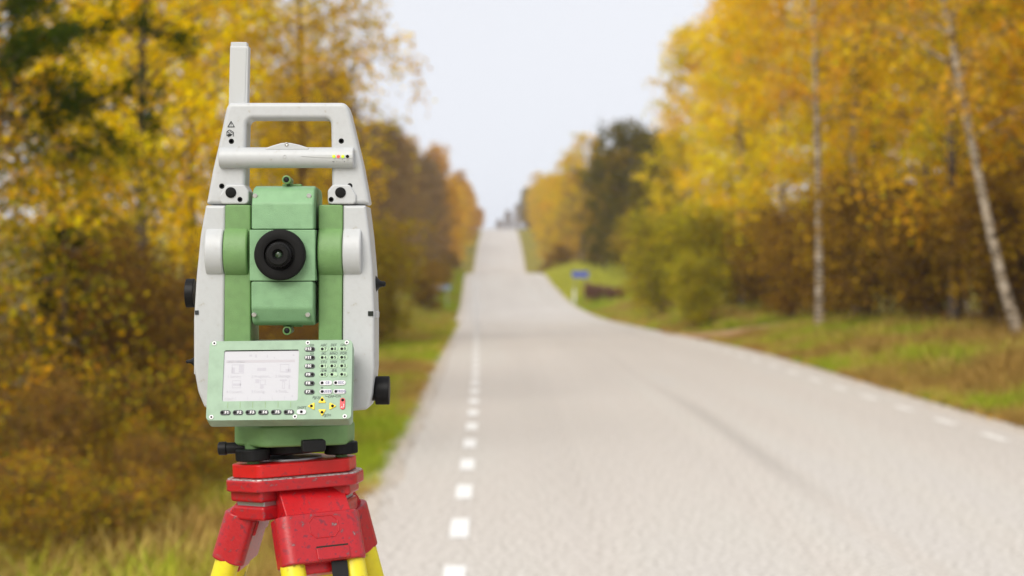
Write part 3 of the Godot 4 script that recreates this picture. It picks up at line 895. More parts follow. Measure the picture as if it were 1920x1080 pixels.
# ---------------------------------------------------------------- roadside
func roadside() -> void:
	# a tuft of grass, copied over the verges
	var r := RandomNumberGenerator.new()
	r.seed = 99
	var v := PackedVector3Array()
	var nn := PackedVector3Array()
	for k in 26:
		var a := r.randf() * TAU
		var p := Vector3(r.randfn(), 0, r.randfn()) * 0.06
		var h := r.randf_range(0.10, 0.30)
		var lean := Vector3(cos(a), 0, sin(a)) * h * r.randf_range(0.3, 1.3)
		var side := Vector3(-sin(a), 0, cos(a)) * 0.006
		var mid := p + Vector3.UP * h * 0.55 + lean * 0.35
		var tip := p + Vector3.UP * h + lean
		for t in [[p - side, p + side, mid + side * 0.7], [p - side, mid + side * 0.7, mid - side * 0.7], [mid - side * 0.7, mid + side * 0.7, tip]]:
			var fn: Vector3 = (t[1] - t[0]).cross(t[2] - t[0]).normalized()
			for q in t:
				v.append(q)
				nn.append(-fn)
	var arr := []
	arr.resize(Mesh.ARRAY_MAX)
	arr[Mesh.ARRAY_VERTEX] = v
	arr[Mesh.ARRAY_NORMAL] = nn
	var tuft := ArrayMesh.new()
	tuft.add_surface_from_arrays(Mesh.PRIMITIVE_TRIANGLES, arr)
	var green := noise(81, 0.35, 3)
	var spots := []
	for zone in [[-8.5, -3.5, 7.0, 26.0, 9500], [-8.5, -3.5, -4.0, 7.0, 3500], [-4.8, -3.45, 14.0, 60.0, 4500], [-7.0, -3.5, 26.0, 75.0, 7500], [3.55, 9.0, 14.0, 48.0, 12000], [3.55, 9.0, -4.0, 14.0, 6000], [3.55, 8.0, 48.0, 120.0, 6000], [-7.0, -4.0, 75.0, 200.0, 3500], [3.6, 12.0, 120.0, 200.0, 5000]]:
		for k in zone[4]:
			var s := r.randf_range(zone[0], zone[1])
			var d: float = lerpf(zone[2], zone[3], pow(r.randf(), 1.4))
			spots.append([s, d])
	var mm := MultiMesh.new()
	mm.transform_format = MultiMesh.TRANSFORM_3D
	mm.use_colors = true
	mm.mesh = tuft
	mm.instance_count = spots.size()
	for k in spots.size():
		var s: float = spots[k][0]
		var d: float = spots[k][1]
		var x := middle(d) + s
		if s > 0 and d > 51.5 and d < 57.5:
			x = middle(d) - 3.9 - s * 0.3
		var sc := r.randf_range(0.6, 1.3) * clampf(0.45 + 0.5 * (absf(s) - 3.5), 0.5, 1.35) * (1.0 if d < 60 else 1.6 if d < 110 else 2.4)
		mm.set_instance_transform(k, Transform3D(Basis(Vector3.UP, r.randf() * TAU).scaled(Vector3(sc, sc * r.randf_range(0.7, 1.2), sc)), Vector3(x, ground(x, d) - 0.01, -d)))
		var g := green.get_noise_2d(x * 0.8, d * 0.5) + r.randf_range(-0.25, 0.25)
		g -= 0.10
		if s < -4.6 and d < 24 or s < 0 and d < 13:
			g -= 0.24
		if s > -4.8 and s < 0 and d > 13.0:
			g += 0.14
		if s > 0 and s < 5.2 and d < 60:
			g -= 0.10
		if d > 105:
			g += 0.3
		var c := Color(0.46, 0.34, 0.09)
		if g > 0.10:
			c = Color(0.30, 0.37, 0.025)
		elif g > -0.05:
			c = Color(0.42, 0.38, 0.04)
		elif g < -0.24:
			c = Color(0.36, 0.23, 0.06)
		if s > 0 and d > 120:
			c = Color(0.48, 0.48, 0.06)
		mm.set_instance_color(k, c * r.randf_range(0.75, 1.25))
	var grass := MultiMeshInstance3D.new()
	grass.name = "grass"
	grass.multimesh = mm
	grass.material_override = M.grass_blade
	grass.set_meta("kind", "stuff")
	add_child(grass)
	tag(grass, "tufts of green and straw coloured grass along both verges", "grass")
	# fallen leaves on the verges and the gravel edge
	var lv := Shape.new()
	lv.tri(Vector3(-0.03, 0, 0), Vector3(0, 0.008, 0.018), Vector3(0.03, 0.004, 0), Vector3.UP, Vector3.UP, Vector3.UP)
	lv.tri(Vector3(-0.03, 0, 0), Vector3(0.03, 0.004, 0), Vector3(0, 0.01, -0.018), Vector3.UP, Vector3.UP, Vector3.UP)
	var fm := MultiMesh.new()
	fm.transform_format = MultiMesh.TRANSFORM_3D
	fm.use_colors = true
	fm.mesh = lv.commit()
	fm.instance_count = 9000
	for k in 9000:
		var left := k % 2 == 0
		var s := -3.55 - absf(r.randfn()) * 0.9 if left else 3.3 + absf(r.randfn()) * 1.4
		var d := lerpf(6.0, 60.0, pow(r.randf(), 1.6))
		var x := middle(d) + s
		var y := maxf(ground(x, d), road_y(s, d) - 0.01 if absf(s) < 3.6 else -9.0) + 0.02
		fm.set_instance_transform(k, Transform3D(Basis(Vector3.UP, r.randf() * TAU).rotated(Vector3.RIGHT, r.randf_range(-0.4, 0.4)).scaled(Vector3.ONE * r.randf_range(0.7, 1.5)), Vector3(x, y, -d)))
		var c: Color = [Color(0.42, 0.22, 0.06), Color(0.28, 0.15, 0.06), Color(0.55, 0.33, 0.05), Color(0.20, 0.11, 0.05)][r.randi() % 4]
		fm.set_instance_color(k, c)
	var fallen := MultiMeshInstance3D.new()
	fallen.name = "fallen_leaves"
	fallen.multimesh = fm
	fallen.material_override = M.grass_blade
	fallen.set_meta("kind", "stuff")
	add_child(fallen)
	tag(fallen, "fallen brown and yellow leaves scattered over the verges", "leaves")
	# loose stones along the gravel edges
	var st := Shape.new()
	var ringed := []
	for k in 6:
		ringed.append(Vector2(cos(TAU * k / 6), sin(TAU * k / 6)) * (0.9 + 0.25 * sin(k * 2.3)))
	st.t = Transform3D(LIE, Vector3.ZERO)
	st.plate(Shape.outline(ringed, 0.2, 1), -0.3, 0.55, 0.3, 1)
	var sm := MultiMesh.new()
	sm.transform_format = MultiMesh.TRANSFORM_3D
	sm.use_colors = true
	sm.mesh = st.commit()
	sm.instance_count = 7000
	for k in 7000:
		var s0 := -3.25 - absf(r.randfn()) * 0.33 if k % 4 else 3.12 + absf(r.randfn()) * 0.2
		var d0 := lerpf(7.0, 45.0, pow(r.randf(), 1.7))
		var x0 := middle(d0) + s0
		var y0 := maxf(ground(x0, d0), road_y(s0, d0) if absf(s0) < 3.5 else -9.0) + 0.004
		var big := 0.005 + 0.011 * pow(r.randf(), 3.0)
		sm.set_instance_transform(k, Transform3D(Basis(Vector3.UP, r.randf() * TAU).scaled(Vector3(big, big * r.randf_range(0.6, 1.0), big)), Vector3(x0, y0, -d0)))
		var tone := r.randf_range(0.28, 0.62)
		sm.set_instance_color(k, Color(tone, tone * 0.9, tone * 0.78))
	var stones := MultiMeshInstance3D.new()
	stones.name = "gravel_stones"
	stones.multimesh = sm
	stones.material_override = M.stone
	stones.set_meta("kind", "stuff")
	add_child(stones)
	tag(stones, "loose pale stones along the edges of the road", "gravel")
	# two signs and a marker post, far off and out of focus
	var p := Vector3(4.9, 0, -130.0)
	p.y = ground(p.x, 130.0)
	var t := thing("road_sign", "small blue road sign at the edge of the field right of the road", "road sign", p)
	sign_board(t, 1.2, 0.45, 2.05 - p.y, M.sign_blue)
	p = Vector3(-4.3, 0, -110.0)
	p.y = ground(p.x, 110.0)
	t = thing("road_sign", "low slate blue sign on the left verge beside the willow bushes", "road sign", p)
	sign_board(t, 1.2, 0.3, 1.2 - p.y, M.sign_slate)
	p = Vector3(middle(115.0) + 3.5, 0, -115.0)
	p.y = ground(p.x, 115.0)
	t = thing("marker_post", "white marker post at the right edge of the road below the field", "post", p)
	var s := Shape.new()
	s.t = Transform3D(Basis(Vector3.RIGHT, -PI / 2), Vector3(0, 0, 0))
	s.plate(Shape.outline([Vector2(-0.06, -0.05), Vector2(0.06, -0.05), Vector2(0.04, 0.05), Vector2(-0.04, 0.05)], 0.015), -0.2, 1.0, 0.012)
	obj("post_body", s.commit(), M.road_paint, t)
	s = Shape.new()
	s.box(Vector3(0, 0.78, 0.0535), Vector3(0.06, 0.18, 0.005), 0.002)
	obj("reflector", s.commit(), M.galvanised, t)

func sign_board(t: Node3D, w: float, h: float, y: float, m: Material) -> void:
	var s := Shape.new()
	s.t = Transform3D(Basis(), Vector3(0, y, 0.045))
	s.plate(Shape.outline([Vector2(-w / 2, -h / 2), Vector2(w / 2, -h / 2), Vector2(w / 2, h / 2), Vector2(-w / 2, h / 2)], 0.05), -0.012, 0.012, 0.004)
	obj("panel", s.commit(), m, t)
	for e in [-1, 1]:
		s = Shape.new()
		s.tube([Vector3(e * w * 0.3, -0.3, 0), Vector3(e * w * 0.3, y + h * 0.45, 0)], [0.03, 0.03], 10)
		obj("post", s.commit(), M.galvanised, t)

# ---------------------------------------------------------------- the instrument
# Measured on a drawing in half millimetres whose plane is the front of the standards, 1.7 m from the lens; parts that stand
# nearer by z are smaller on it by that share. Origin: the crossing of the vertical axis and the front plane, 1.6625 m up.
const ORIGIN := Vector3(-0.2125, 1.6625, -1.7)

func u(x: float, y: float, z := 0.0) -> Vector2:
	var k := 1.0 - z / 1.7
	return Vector2(((x - 960.0) * k + 425.0) * 0.0005, (525.0 - y) * 0.0005 * k - 0.0125)

func u3(x: float, y: float, z := 0.0) -> Vector3:
	var p := u(x, y, z)
	return Vector3(p.x, p.y, z)

func us(list: Array, z := 0.0) -> Array:
	var out := []
	for p in list:
		var q := u(p[0], p[1], z)
		if p.size() > 2:
			out.append(Vector3(q.x, q.y, p[2] * 0.0005))
		else:
			out.append(q)
	return out

func text(parent: Node3D, s: String, high: float, place: Transform3D, m: Material, called := "lettering", bold := true, slant := false) -> void:
	var tm := TextMesh.new()
	var f := SystemFont.new()
	f.font_names = PackedStringArray(["Droid Sans"])
	f.font_weight = 700 if bold else 400
	tm.font = f
	tm.font_size = 32
	tm.text = s
	tm.pixel_size = high / 23.0
	tm.depth = 0.0002
	tm.curve_step = 1.0
	var o := obj(called, tm, m, parent, place)
	if slant:
		o.transform.basis = o.transform.basis * Basis(Vector3(1, 0, 0), Vector3(0.2, 1, 0), Vector3(0, 0, 1))

const ACROSS_X := Basis(Vector3(0, 0, 1), Vector3(0, 1, 0), Vector3(1, 0, 0))   # plates drawn in (z, y), thick along x
const AXIS_X := Basis(Vector3(0, 1, 0), Vector3(1, 0, 0), Vector3(0, 0, 1))     # lathes about x
const AXIS_Z := Basis(Vector3(1, 0, 0), Vector3(0, 0, 1), Vector3(0, 1, 0))     # lathes about z

func spun(profile: Array, b: Basis, at_: Vector3, seg := 40) -> ArrayMesh:
	var s := Shape.new()
	s.t = Transform3D(b, at_)
	s.lathe(profile, seg)
	return s.commit()

func total_station() -> void:
	var t := thing("total_station", "green and white surveying total station with keypad display on the red tripod", "surveying instrument", ORIGIN)
	var s: Shape
	# standards (green) and their white covers
	for e in [[[422, 384], [470, 384], [470, 660], [420, 660]], [[597, 384], [643, 384], [641, 660], [597, 660]]]:
		s = Shape.new()
		s.plate(Shape.outline(us(e), 0.002), -0.056, 0.0, 0.0015)
		obj("standard", s.commit(), M.green_paint_deep, t)
	var left := [[386, 385, 3], [423, 385, 1], [419, 760, 2], [392, 766, 10], [383, 764, 10], [371, 735, 40], [363, 690, 60], [363, 600, 90], [368, 520, 200], [376, 440, 200]]
	var right := [[643.6, 385, 1], [686, 385, 3], [693, 440, 200], [699, 510, 200], [702, 590, 90], [702, 690, 60], [697, 740, 40], [690, 768, 10], [655, 771, 8], [641.6, 771, 2]]
	var covers := []
	for e in [left, right]:
		s = Shape.new()
		s.plate(Shape.outline(us(e), 0.002), -0.06, 0.0005, 0.003)
		var o := obj("side_cover", s.commit(), M.white_plastic, t)
		covers.append(o)
	# the tilting axis: barrels that bulge out of standards and covers
	for e in [[420.5, 466, "green_paint_deep", -1], [597, 643, "green_paint_deep", 1], [386, 420, "white_plastic", -1], [643.5, 678, "white_plastic", 1]]:
		var z := 0.0
		var a := u(e[0], 472, z)
		var b := u(e[1], 472, z)
		s = Shape.new()
		s.t = Transform3D(ACROSS_X, Vector3.ZERO)
		s.plate(Shape.disc(Vector2(-0.0145, a.y), 0.0262, 56), a.x, b.x, 0.0022)
		obj("axis_barrel", s.commit(), M[e[2]], t)
	# notches and clips in the covers
	for e in [[695, 588, 10, 9], [369, 586, 7, 8]]:
		s = Shape.new()
		s.box(u3(e[0], e[1], 0.0008), Vector3(e[2] * 0.0005, e[3] * 0.0005, 0.0012), 0.0003)
		obj("notch", s.commit(), M.seam if e[0] > 500 else M.ink, t)
	for e in [[371, 690, 7, 22], [706, 590, 4, 12]]:
		s = Shape.new()
		s.box(u3(e[0], e[1], -0.02), Vector3(0.004, e[3] * 0.0005, 0.02), 0.0006)
		obj("cover_clip", s.commit(), M.grey_white_plastic, t)
	s = Shape.new()
	s.box(u3(539, 715, -0.032), Vector3(0.108, 0.078, 0.05), 0.004)
	obj("base_housing", s.commit(), M.green_paint_deep, t)
	# knobs: focus wheel at the left, drive wheel at the right, two small levers
	var wheel := Shape.new()
	wheel.t = Transform3D(ACROSS_X, u3(356.5, 549.5, -0.034))
	wheel.plate(Shape.disc(Vector2.ZERO, 0.0138, 40, 36, 0.0007), -0.0035, 0.0045, 0.0008)
	obj("side_knob", wheel.commit(), M.black_plastic, t)
	wheel = Shape.new()
	wheel.t = Transform3D(ACROSS_X, u3(717, 732, -0.03))
	wheel.plate(Shape.disc(Vector2.ZERO, 0.0136, 40, 38, 0.0007), -0.0065, 0.0068, 0.001)
	wheel.plate(Shape.disc(Vector2.ZERO, 0.010, 32), -0.010, -0.0055, 0.0005)
	obj("drive_knob", wheel.commit(), M.black_plastic, t)
	var bell := [Vector2(0.0, -0.002), Vector2(0.0080, -0.002), Vector2(0.0080, 0.0005), Vector2(0.0055, 0.0025), Vector2(0.0032, 0.0046), Vector2(0.0026, 0.0068), Vector2(0.0028, 0.0082), Vector2(0.0018, 0.0096), Vector2(0, 0.010)]
	obj("trigger", spun(bell, AXIS_X, u3(704, 532.5, -0.035), 24), M.black_plastic, t)
	var small := []
	for p in bell:
		small.append(Vector2(p.x * 0.62, p.y * 0.9))
	obj("trigger", spun(small, Basis(Vector3(0, 1, 0), Vector3(-1, 0, 0), Vector3(0, 0, 1)), u3(366, 678, -0.03), 24), M.black_plastic, t)
	handle(t)
	telescope(t)
	display(t)

func handle(t: Node3D) -> void:
	var s := Shape.new()
	var u_shape := [[386, 383, 4], [398, 318, 60], [411, 262, 60], [424, 200, 20], [430, 192, 14], [649, 192, 14], [656, 212, 30], [680, 312, 60], [693, 383, 4], [614.5, 383, 3], [614.5, 359, 4], [622, 347, 6], [620, 222, 12], [462, 222, 12], [459, 347, 6], [466.5, 359, 4], [466.5, 383, 3]]
	s.plate(Shape.outline(us(u_shape), 0.002, 5), -0.034, -0.002, 0.0042, 4)
	var h := obj("carrying_handle", s.commit(), M.white_plastic, t)
	# raised lugs with the black lock buttons
	for e in [[[412, 383], [467, 383], [467, 359], [458, 346], [424, 346], [412, 366]], [[614.5, 383], [668, 383], [668, 366], [656, 346], [624, 346], [614.5, 357]]]:
		s = Shape.new()
		s.plate(Shape.outline(us(e), 0.004), -0.02, 0.0006, 0.0018)
		obj("lug", s.commit(), M.white_plastic, h)
	for e in [[434, 265, 4.6, -0.0021], [640, 264.5, 4.6, -0.0021], [416, 349, 4.6, -0.0021], [656, 348.5, 4.6, -0.0021], [450, 374, 4.4, 0.0005], [621, 374, 4.4, 0.0005]]:
		var w: float = e[2] * 0.0005
		obj("screw_hole", spun([Vector2(w * 1.12, -0.001), Vector2(w * 1.08, 0.0003), Vector2(w * 0.85, 0.0003), Vector2(w * 0.6, 0.0001), Vector2(0, 0.0001)], AXIS_Z, u3(e[0], e[1], e[3]), 20), M.black_rubber, h)
	for x in [433, 638.5]:
		obj("lock_button", spun([Vector2(0.0050, -0.001), Vector2(0.0050, 0.0008), Vector2(0.0043, 0.0014), Vector2(0.0025, 0.0017), Vector2(0, 0.0018)], AXIS_Z, u3(x, 361, 0.0006), 32), M.black_rubber, h)
	# warning triangle and read-the-book mark
	var zf := -0.0018
	s = Shape.new()
	for e in [[427.5, 238, 433.5, 227.5], [439.5, 238, 433.5, 227.5], [427, 238, 440, 238]]:
		s.tube([u3(e[0], e[1], zf), u3(e[2], e[3], zf)], [0.00038, 0.00038], 5)
	s.tube([u3(433.5, 231, zf), u3(433.5, 235, zf)], [0.0003, 0.0003], 5)
	obj("warning_mark", s.commit(), M.ink, h)
	s = Shape.new()
	for e in [[425.5, 255, 425.5, 247], [425.5, 247, 431, 243.5], [431, 243.5, 438, 248], [438, 248, 438, 256], [425.5, 247, 431.5, 250], [431.5, 246.5, 437, 250]]:
		s.tube([u3(e[0], e[1], zf), u3(e[2], e[3], zf)], [0.0003, 0.0003], 5)
	s.tube([u3(427.5, 255.5, zf), u3(429.5, 253, zf), u3(433, 251, zf)], [0.0011, 0.0014, 0.0004], 6)
	s.tube([u3(431, 254.5, zf), u3(436, 251.5, zf)], [0.0008, 0.0003], 6)
	obj("manual_mark", s.commit(), M.ink, h)
	# the radio tube across the handle
	var z := 0.008
	var c := u(536, 294.5, z)
	var ends := [u(409, 294, z), u(662.5, 294, z)]
	s = Shape.new()
	s.t = Transform3D(ACROSS_X, Vector3.ZERO)
	s.plate(Shape.disc(Vector2(z - 0.0095, c.y), 0.0097, 48), ends[0].x, ends[1].x, 0.0016)
	var tube := obj("radio_tube", s.commit(), M.white_plastic, t)
	s = Shape.new()
	s.plate(Shape.outline([u(486, 281, z), u(512, 272, z), u(528, 267.5, z), u(544, 267.5, z), u(560, 271, z), u(592, 281, z)], 0.006), -0.006, 0.0055, 0.001)
	obj("tube_hump", s.commit(), M.white_plastic, tube)
	obj("screw", spun([Vector2(0.0018, -0.004), Vector2(0.0018, 0.0006), Vector2(0.0012, 0.0010), Vector2(0.0005, 0.0004), Vector2(0, 0.0004)], AXIS_Z, u3(537.5, 270.5, 0.0056), 16), M.steel, tube)
	obj("screw_hole", spun([Vector2(0.0017, -0.001), Vector2(0.0017, 0.0003), Vector2(0.0012, 0.0004), Vector2(0.0009, -0.0002), Vector2(0, -0.0002)], AXIS_Z, u3(534, 293.5, 0.0082), 16), M.grey_white_plastic, tube)
	s = Shape.new()
	s.plate(Shape.outline([u(565, 292.5, z), u(600, 291.3, z), u(661, 290.8, z), u(661, 296.4, z), u(600, 295.4, z), u(565, 293.2, z)], 0.0), 0.0060, 0.0086, 0.0)
	obj("lamp_strip", s.commit(), M.grey_white_plastic, tube)
	for e in [[626, "lamp_green"], [634.5, "lamp_red"], [643, "lamp_green"], [651.5, "black_rubber"]]:
		var o := obj("indicator_lamp", spun([Vector2(0.00155, -0.0012), Vector2(0.00150, 0.0002), Vector2(0.0010, 0.0007), Vector2(0, 0.0009)], AXIS_Z, u3(e[0], 293.3, 0.0088), 16), M[e[1]], tube)
		if str(e[1]).begins_with("lamp"):
			var l := OmniLight3D.new()
			l.name = "glow"
			l.light_color = (M[e[1]] as StandardMaterial3D).emission
			l.light_energy = 0.000002
			l.light_size = 0.0012
			l.omni_range = 3.0
			l.omni_attenuation = 2.0
			l.shadow_enabled = true
			l.position = u3(e[0], 293.3, 0.0105)
			o.add_child(l)
	# power, signal, transfer and alarm marks under the lamps
	s = Shape.new()
	var zi := 0.0072
	for k in 7:
		var a := -PI * 0.3 - TAU * 0.7 * k / 7.0
		var b := -PI * 0.3 - TAU * 0.7 * (k + 1) / 7.0
		s.tube([u3(625.5 + 2.6 * cos(a), 301 - 2.6 * sin(a), zi), u3(625.5 + 2.6 * cos(b), 301 - 2.6 * sin(b), zi)], [0.00025, 0.00025], 4)
	s.tube([u3(625.5, 297.3, zi + 0.0005), u3(625.5, 300.5, zi)], [0.00025, 0.00025], 4)
	for k in 5:
		s.tube([u3(631.2 + k * 1.7, 303.6, zi - 0.0003), u3(631.2 + k * 1.7, 302.6 - k * 1.1, zi + 0.0001 * k)], [0.00028, 0.00028], 4)
	s.tube([u3(641, 299.2, zi + 0.0002), u3(647.5, 299.2, zi + 0.0002)], [0.0003, 0.0003], 4)
	s.tube([u3(640, 299.2, zi + 0.0002), u3(642.5, 299.2, zi + 0.0002)], [0.0, 0.0009], 4)
	s.tube([u3(640.5, 302.6, zi - 0.0003), u3(647, 302.6, zi - 0.0003)], [0.0003, 0.0003], 4)
	s.tube([u3(648, 302.6, zi - 0.0003), u3(645.5, 302.6, zi - 0.0003)], [0.0, 0.0009], 4)
	s.tube([u3(651.5, 297.5, zi + 0.0004), u3(651.5, 301.6, zi)], [0.00035, 0.0003], 4)
	s.tube([u3(651.5, 302.9, zi - 0.0003), u3(651.5, 303.8, zi - 0.0004)], [0.00035, 0.00035], 4)
	obj("indicator_marks", s.commit(), M.ink, tube)
	# the flat antenna behind the handle
	s = Shape.new()
	var zb := -0.03
	s.plate(Shape.outline(us([[431.5, 86], [466.5, 87], [463.5, 230], [428, 230]], zb), 0.001), zb - 0.014, zb, 0.0012)
	var ant := obj("antenna", s.commit(), M.grey_white_plastic, t)
	s = Shape.new()
	s.plate(Shape.outline(us([[432.5, 78.5], [462.5, 78.5], [463, 88], [432, 88]], zb), 0.001), zb - 0.013, zb - 0.002, 0.0008)
	obj("antenna_cap", s.commit(), M.grey_white_plastic, ant)
	s = Shape.new()
	s.plate(Shape.outline(us([[434, 89], [462.5, 90], [459.5, 195], [431, 195]], zb), 0.0006), zb - 0.002, zb + 0.0006, 0.0004)
	obj("antenna_face", s.commit(), M.grey_white_plastic, ant)

func telescope(t: Node3D) -> void:
	# three green pieces one above another, drawn from the side and thick along x
	var z := 0.016
	var xs := [u(469, 478, z).x, u(590, 478, z).x]
	var yy := func(y: float) -> float: return u(0, y, z).y
	var s := Shape.new()
	s.t = Transform3D(ACROSS_X, Vector3.ZERO)
	var b := 0.0022
	s.plate(Shape.outline([Vector3(-0.062, yy.call(429.5), 0.001), Vector3(z, yy.call(429.5), 0.0008), Vector3(z - 0.001, yy.call(381), 0.006), Vector3(z - 0.011, yy.call(352), 0.010), Vector3(z - 0.022, yy.call(346.5), 0.012), Vector3(-0.062, yy.call(350), 0.010)], 0.002, 5), xs[0] + 0.0012, xs[1] - 0.0008, b, 4)
	var body := obj("telescope", s.commit(), M.green_paint, t)
	s = Shape.new()
	s.t = Transform3D(ACROSS_X, Vector3.ZERO)
	s.plate(Shape.outline([Vector2(-0.064, yy.call(526.6)), Vector2(z + 0.0004, yy.call(526.6)), Vector2(z + 0.0004, yy.call(430.8)), Vector2(-0.064, yy.call(430.8))], 0.0008), xs[0] - 0.0004, xs[1] + 0.0004, 0.0008, 3)
	obj("telescope_middle", s.commit(), M.green_paint, body)
	s = Shape.new()
	s.t = Transform3D(ACROSS_X, Vector3.ZERO)
	s.plate(Shape.outline([Vector3(-0.062, yy.call(606), 0.012), Vector3(z - 0.016, yy.call(611), 0.012), Vector3(z - 0.008, yy.call(606), 0.008), Vector3(z - 0.0005, yy.call(578), 0.008), Vector3(z, yy.call(528), 0.0008), Vector3(-0.062, yy.call(528), 0.001)], 0.002, 5), xs[0] + 0.0008, xs[1] - 0.0012, b, 4)
	obj("telescope_bottom", s.commit(), M.green_paint, body)
	s = Shape.new()
	s.box(Vector3((xs[0] + xs[1]) / 2, u(0, 478, z).y, -0.03), Vector3(xs[1] - xs[0] - 0.004, 0.09, 0.06), 0.004)
	obj("telescope_core", s.commit(), M.seam, body)
	s = Shape.new()
	s.tube([u3(466, 478, -0.03), u3(606, 478, -0.03)], [0.02, 0.02], 24)
	obj("tilting_axle", s.commit(), M.green_paint_deep, body)
	for e in [[478.5, 367.5, 0.0102], [579.5, 367.5, 0.0102], [476.5, 590.5, 0.0146], [577, 590.5, 0.0146]]:
		obj("screw", spun([Vector2(0.0023, -0.004), Vector2(0.0023, 0.0012), Vector2(0.0018, 0.0017), Vector2(0, 0.0017)], AXIS_Z, u3(e[0], e[1], e[2]), 18), M.steel, body)
	# eyepiece: broad black ring, ribbed dioptre ring, cup and glass
	var c := u3(526.5, 478, z)
	c.z = z
	var e := obj("eyepiece", spun([Vector2(0.0200, 0.0), Vector2(0.0236, 0.0012), Vector2(0.0236, 0.0085), Vector2(0.0232, 0.0100), Vector2(0.0220, 0.0108), Vector2(0.0150, 0.0112), Vector2(0.0143, 0.0108), Vector2(0.0134, 0.0070), Vector2(0.0, 0.0070)], AXIS_Z, c, 72), M.black_rubber, body)
	var s2 := Shape.new()
	s2.t = Transform3D(Basis(), c)
	s2.plate(Shape.disc(Vector2.ZERO, 0.0238, 40, 90, 0.0005), 0.0012, 0.0076, 0.0006)
	obj("grip_ring", s2.commit(), M.black_rubber, e)
	s2 = Shape.new()
	s2.t = Transform3D(Basis(), c)
	s2.plate(Shape.disc(Vector2.ZERO, 0.0119, 40, 34, 0.0008), 0.006, 0.0150, 0.0008)
	obj("dioptre_ring", s2.commit(), M.black_plastic, e)
	obj("eyepiece_cup", spun([Vector2(0.0101, 0.0150), Vector2(0.0099, 0.0205), Vector2(0.0090, 0.0216), Vector2(0.0055, 0.0216), Vector2(0.0048, 0.0208), Vector2(0.0040, 0.0170), Vector2(0.0030, 0.0166), Vector2(0.0, 0.0166)], AXIS_Z, c, 48), M.black_rubber, e)
	obj("eyepiece_glass", spun([Vector2(0.0034, 0.0168), Vector2(0.0028, 0.0174), Vector2(0.0015, 0.0178), Vector2(0, 0.0179)], AXIS_Z, c, 32), M.eyepiece_glass, e)
	# the sighting tubes above and below
	for q in [[538, 337.5, 352, -1.0], [539, 620, 606, 1.0]]:
		var zz := -0.002
		var p := u3(q[0], q[1], zz)
		var tb := obj("sight_tube", spun([Vector2(0.0029, -0.026), Vector2(0.0033, -0.0255), Vector2(0.0033, 0.0), Vector2(0.0041, 0.0004), Vector2(0.0041, 0.004), Vector2(0.0030, 0.0046), Vector2(0.0026, 0.0040), Vector2(0.0024, -0.012), Vector2(0, -0.012)], AXIS_Z, p, 28), M.green_paint_deep, body)
		obj("sight_lens", spun([Vector2(0.0027, 0.0035), Vector2(0.0020, 0.0039), Vector2(0, 0.0041)], AXIS_Z, p, 20), M.black_plastic, tb)
		var st := Shape.new()
		st.box(Vector3(p.x + 0.001, (p.y + u(0, q[2], zz).y) / 2, zz - 0.013), Vector3(0.0045, absf(p.y - u(0, q[2], zz).y), 0.016), 0.0006)
		st.box(Vector3(p.x + 0.004, p.y + q[3] * 0.0045, zz - 0.010), Vector3(0.018, 0.002, 0.010), 0.0005)
		obj("sight_foot", st.commit(), M.green_paint_deep, tb)

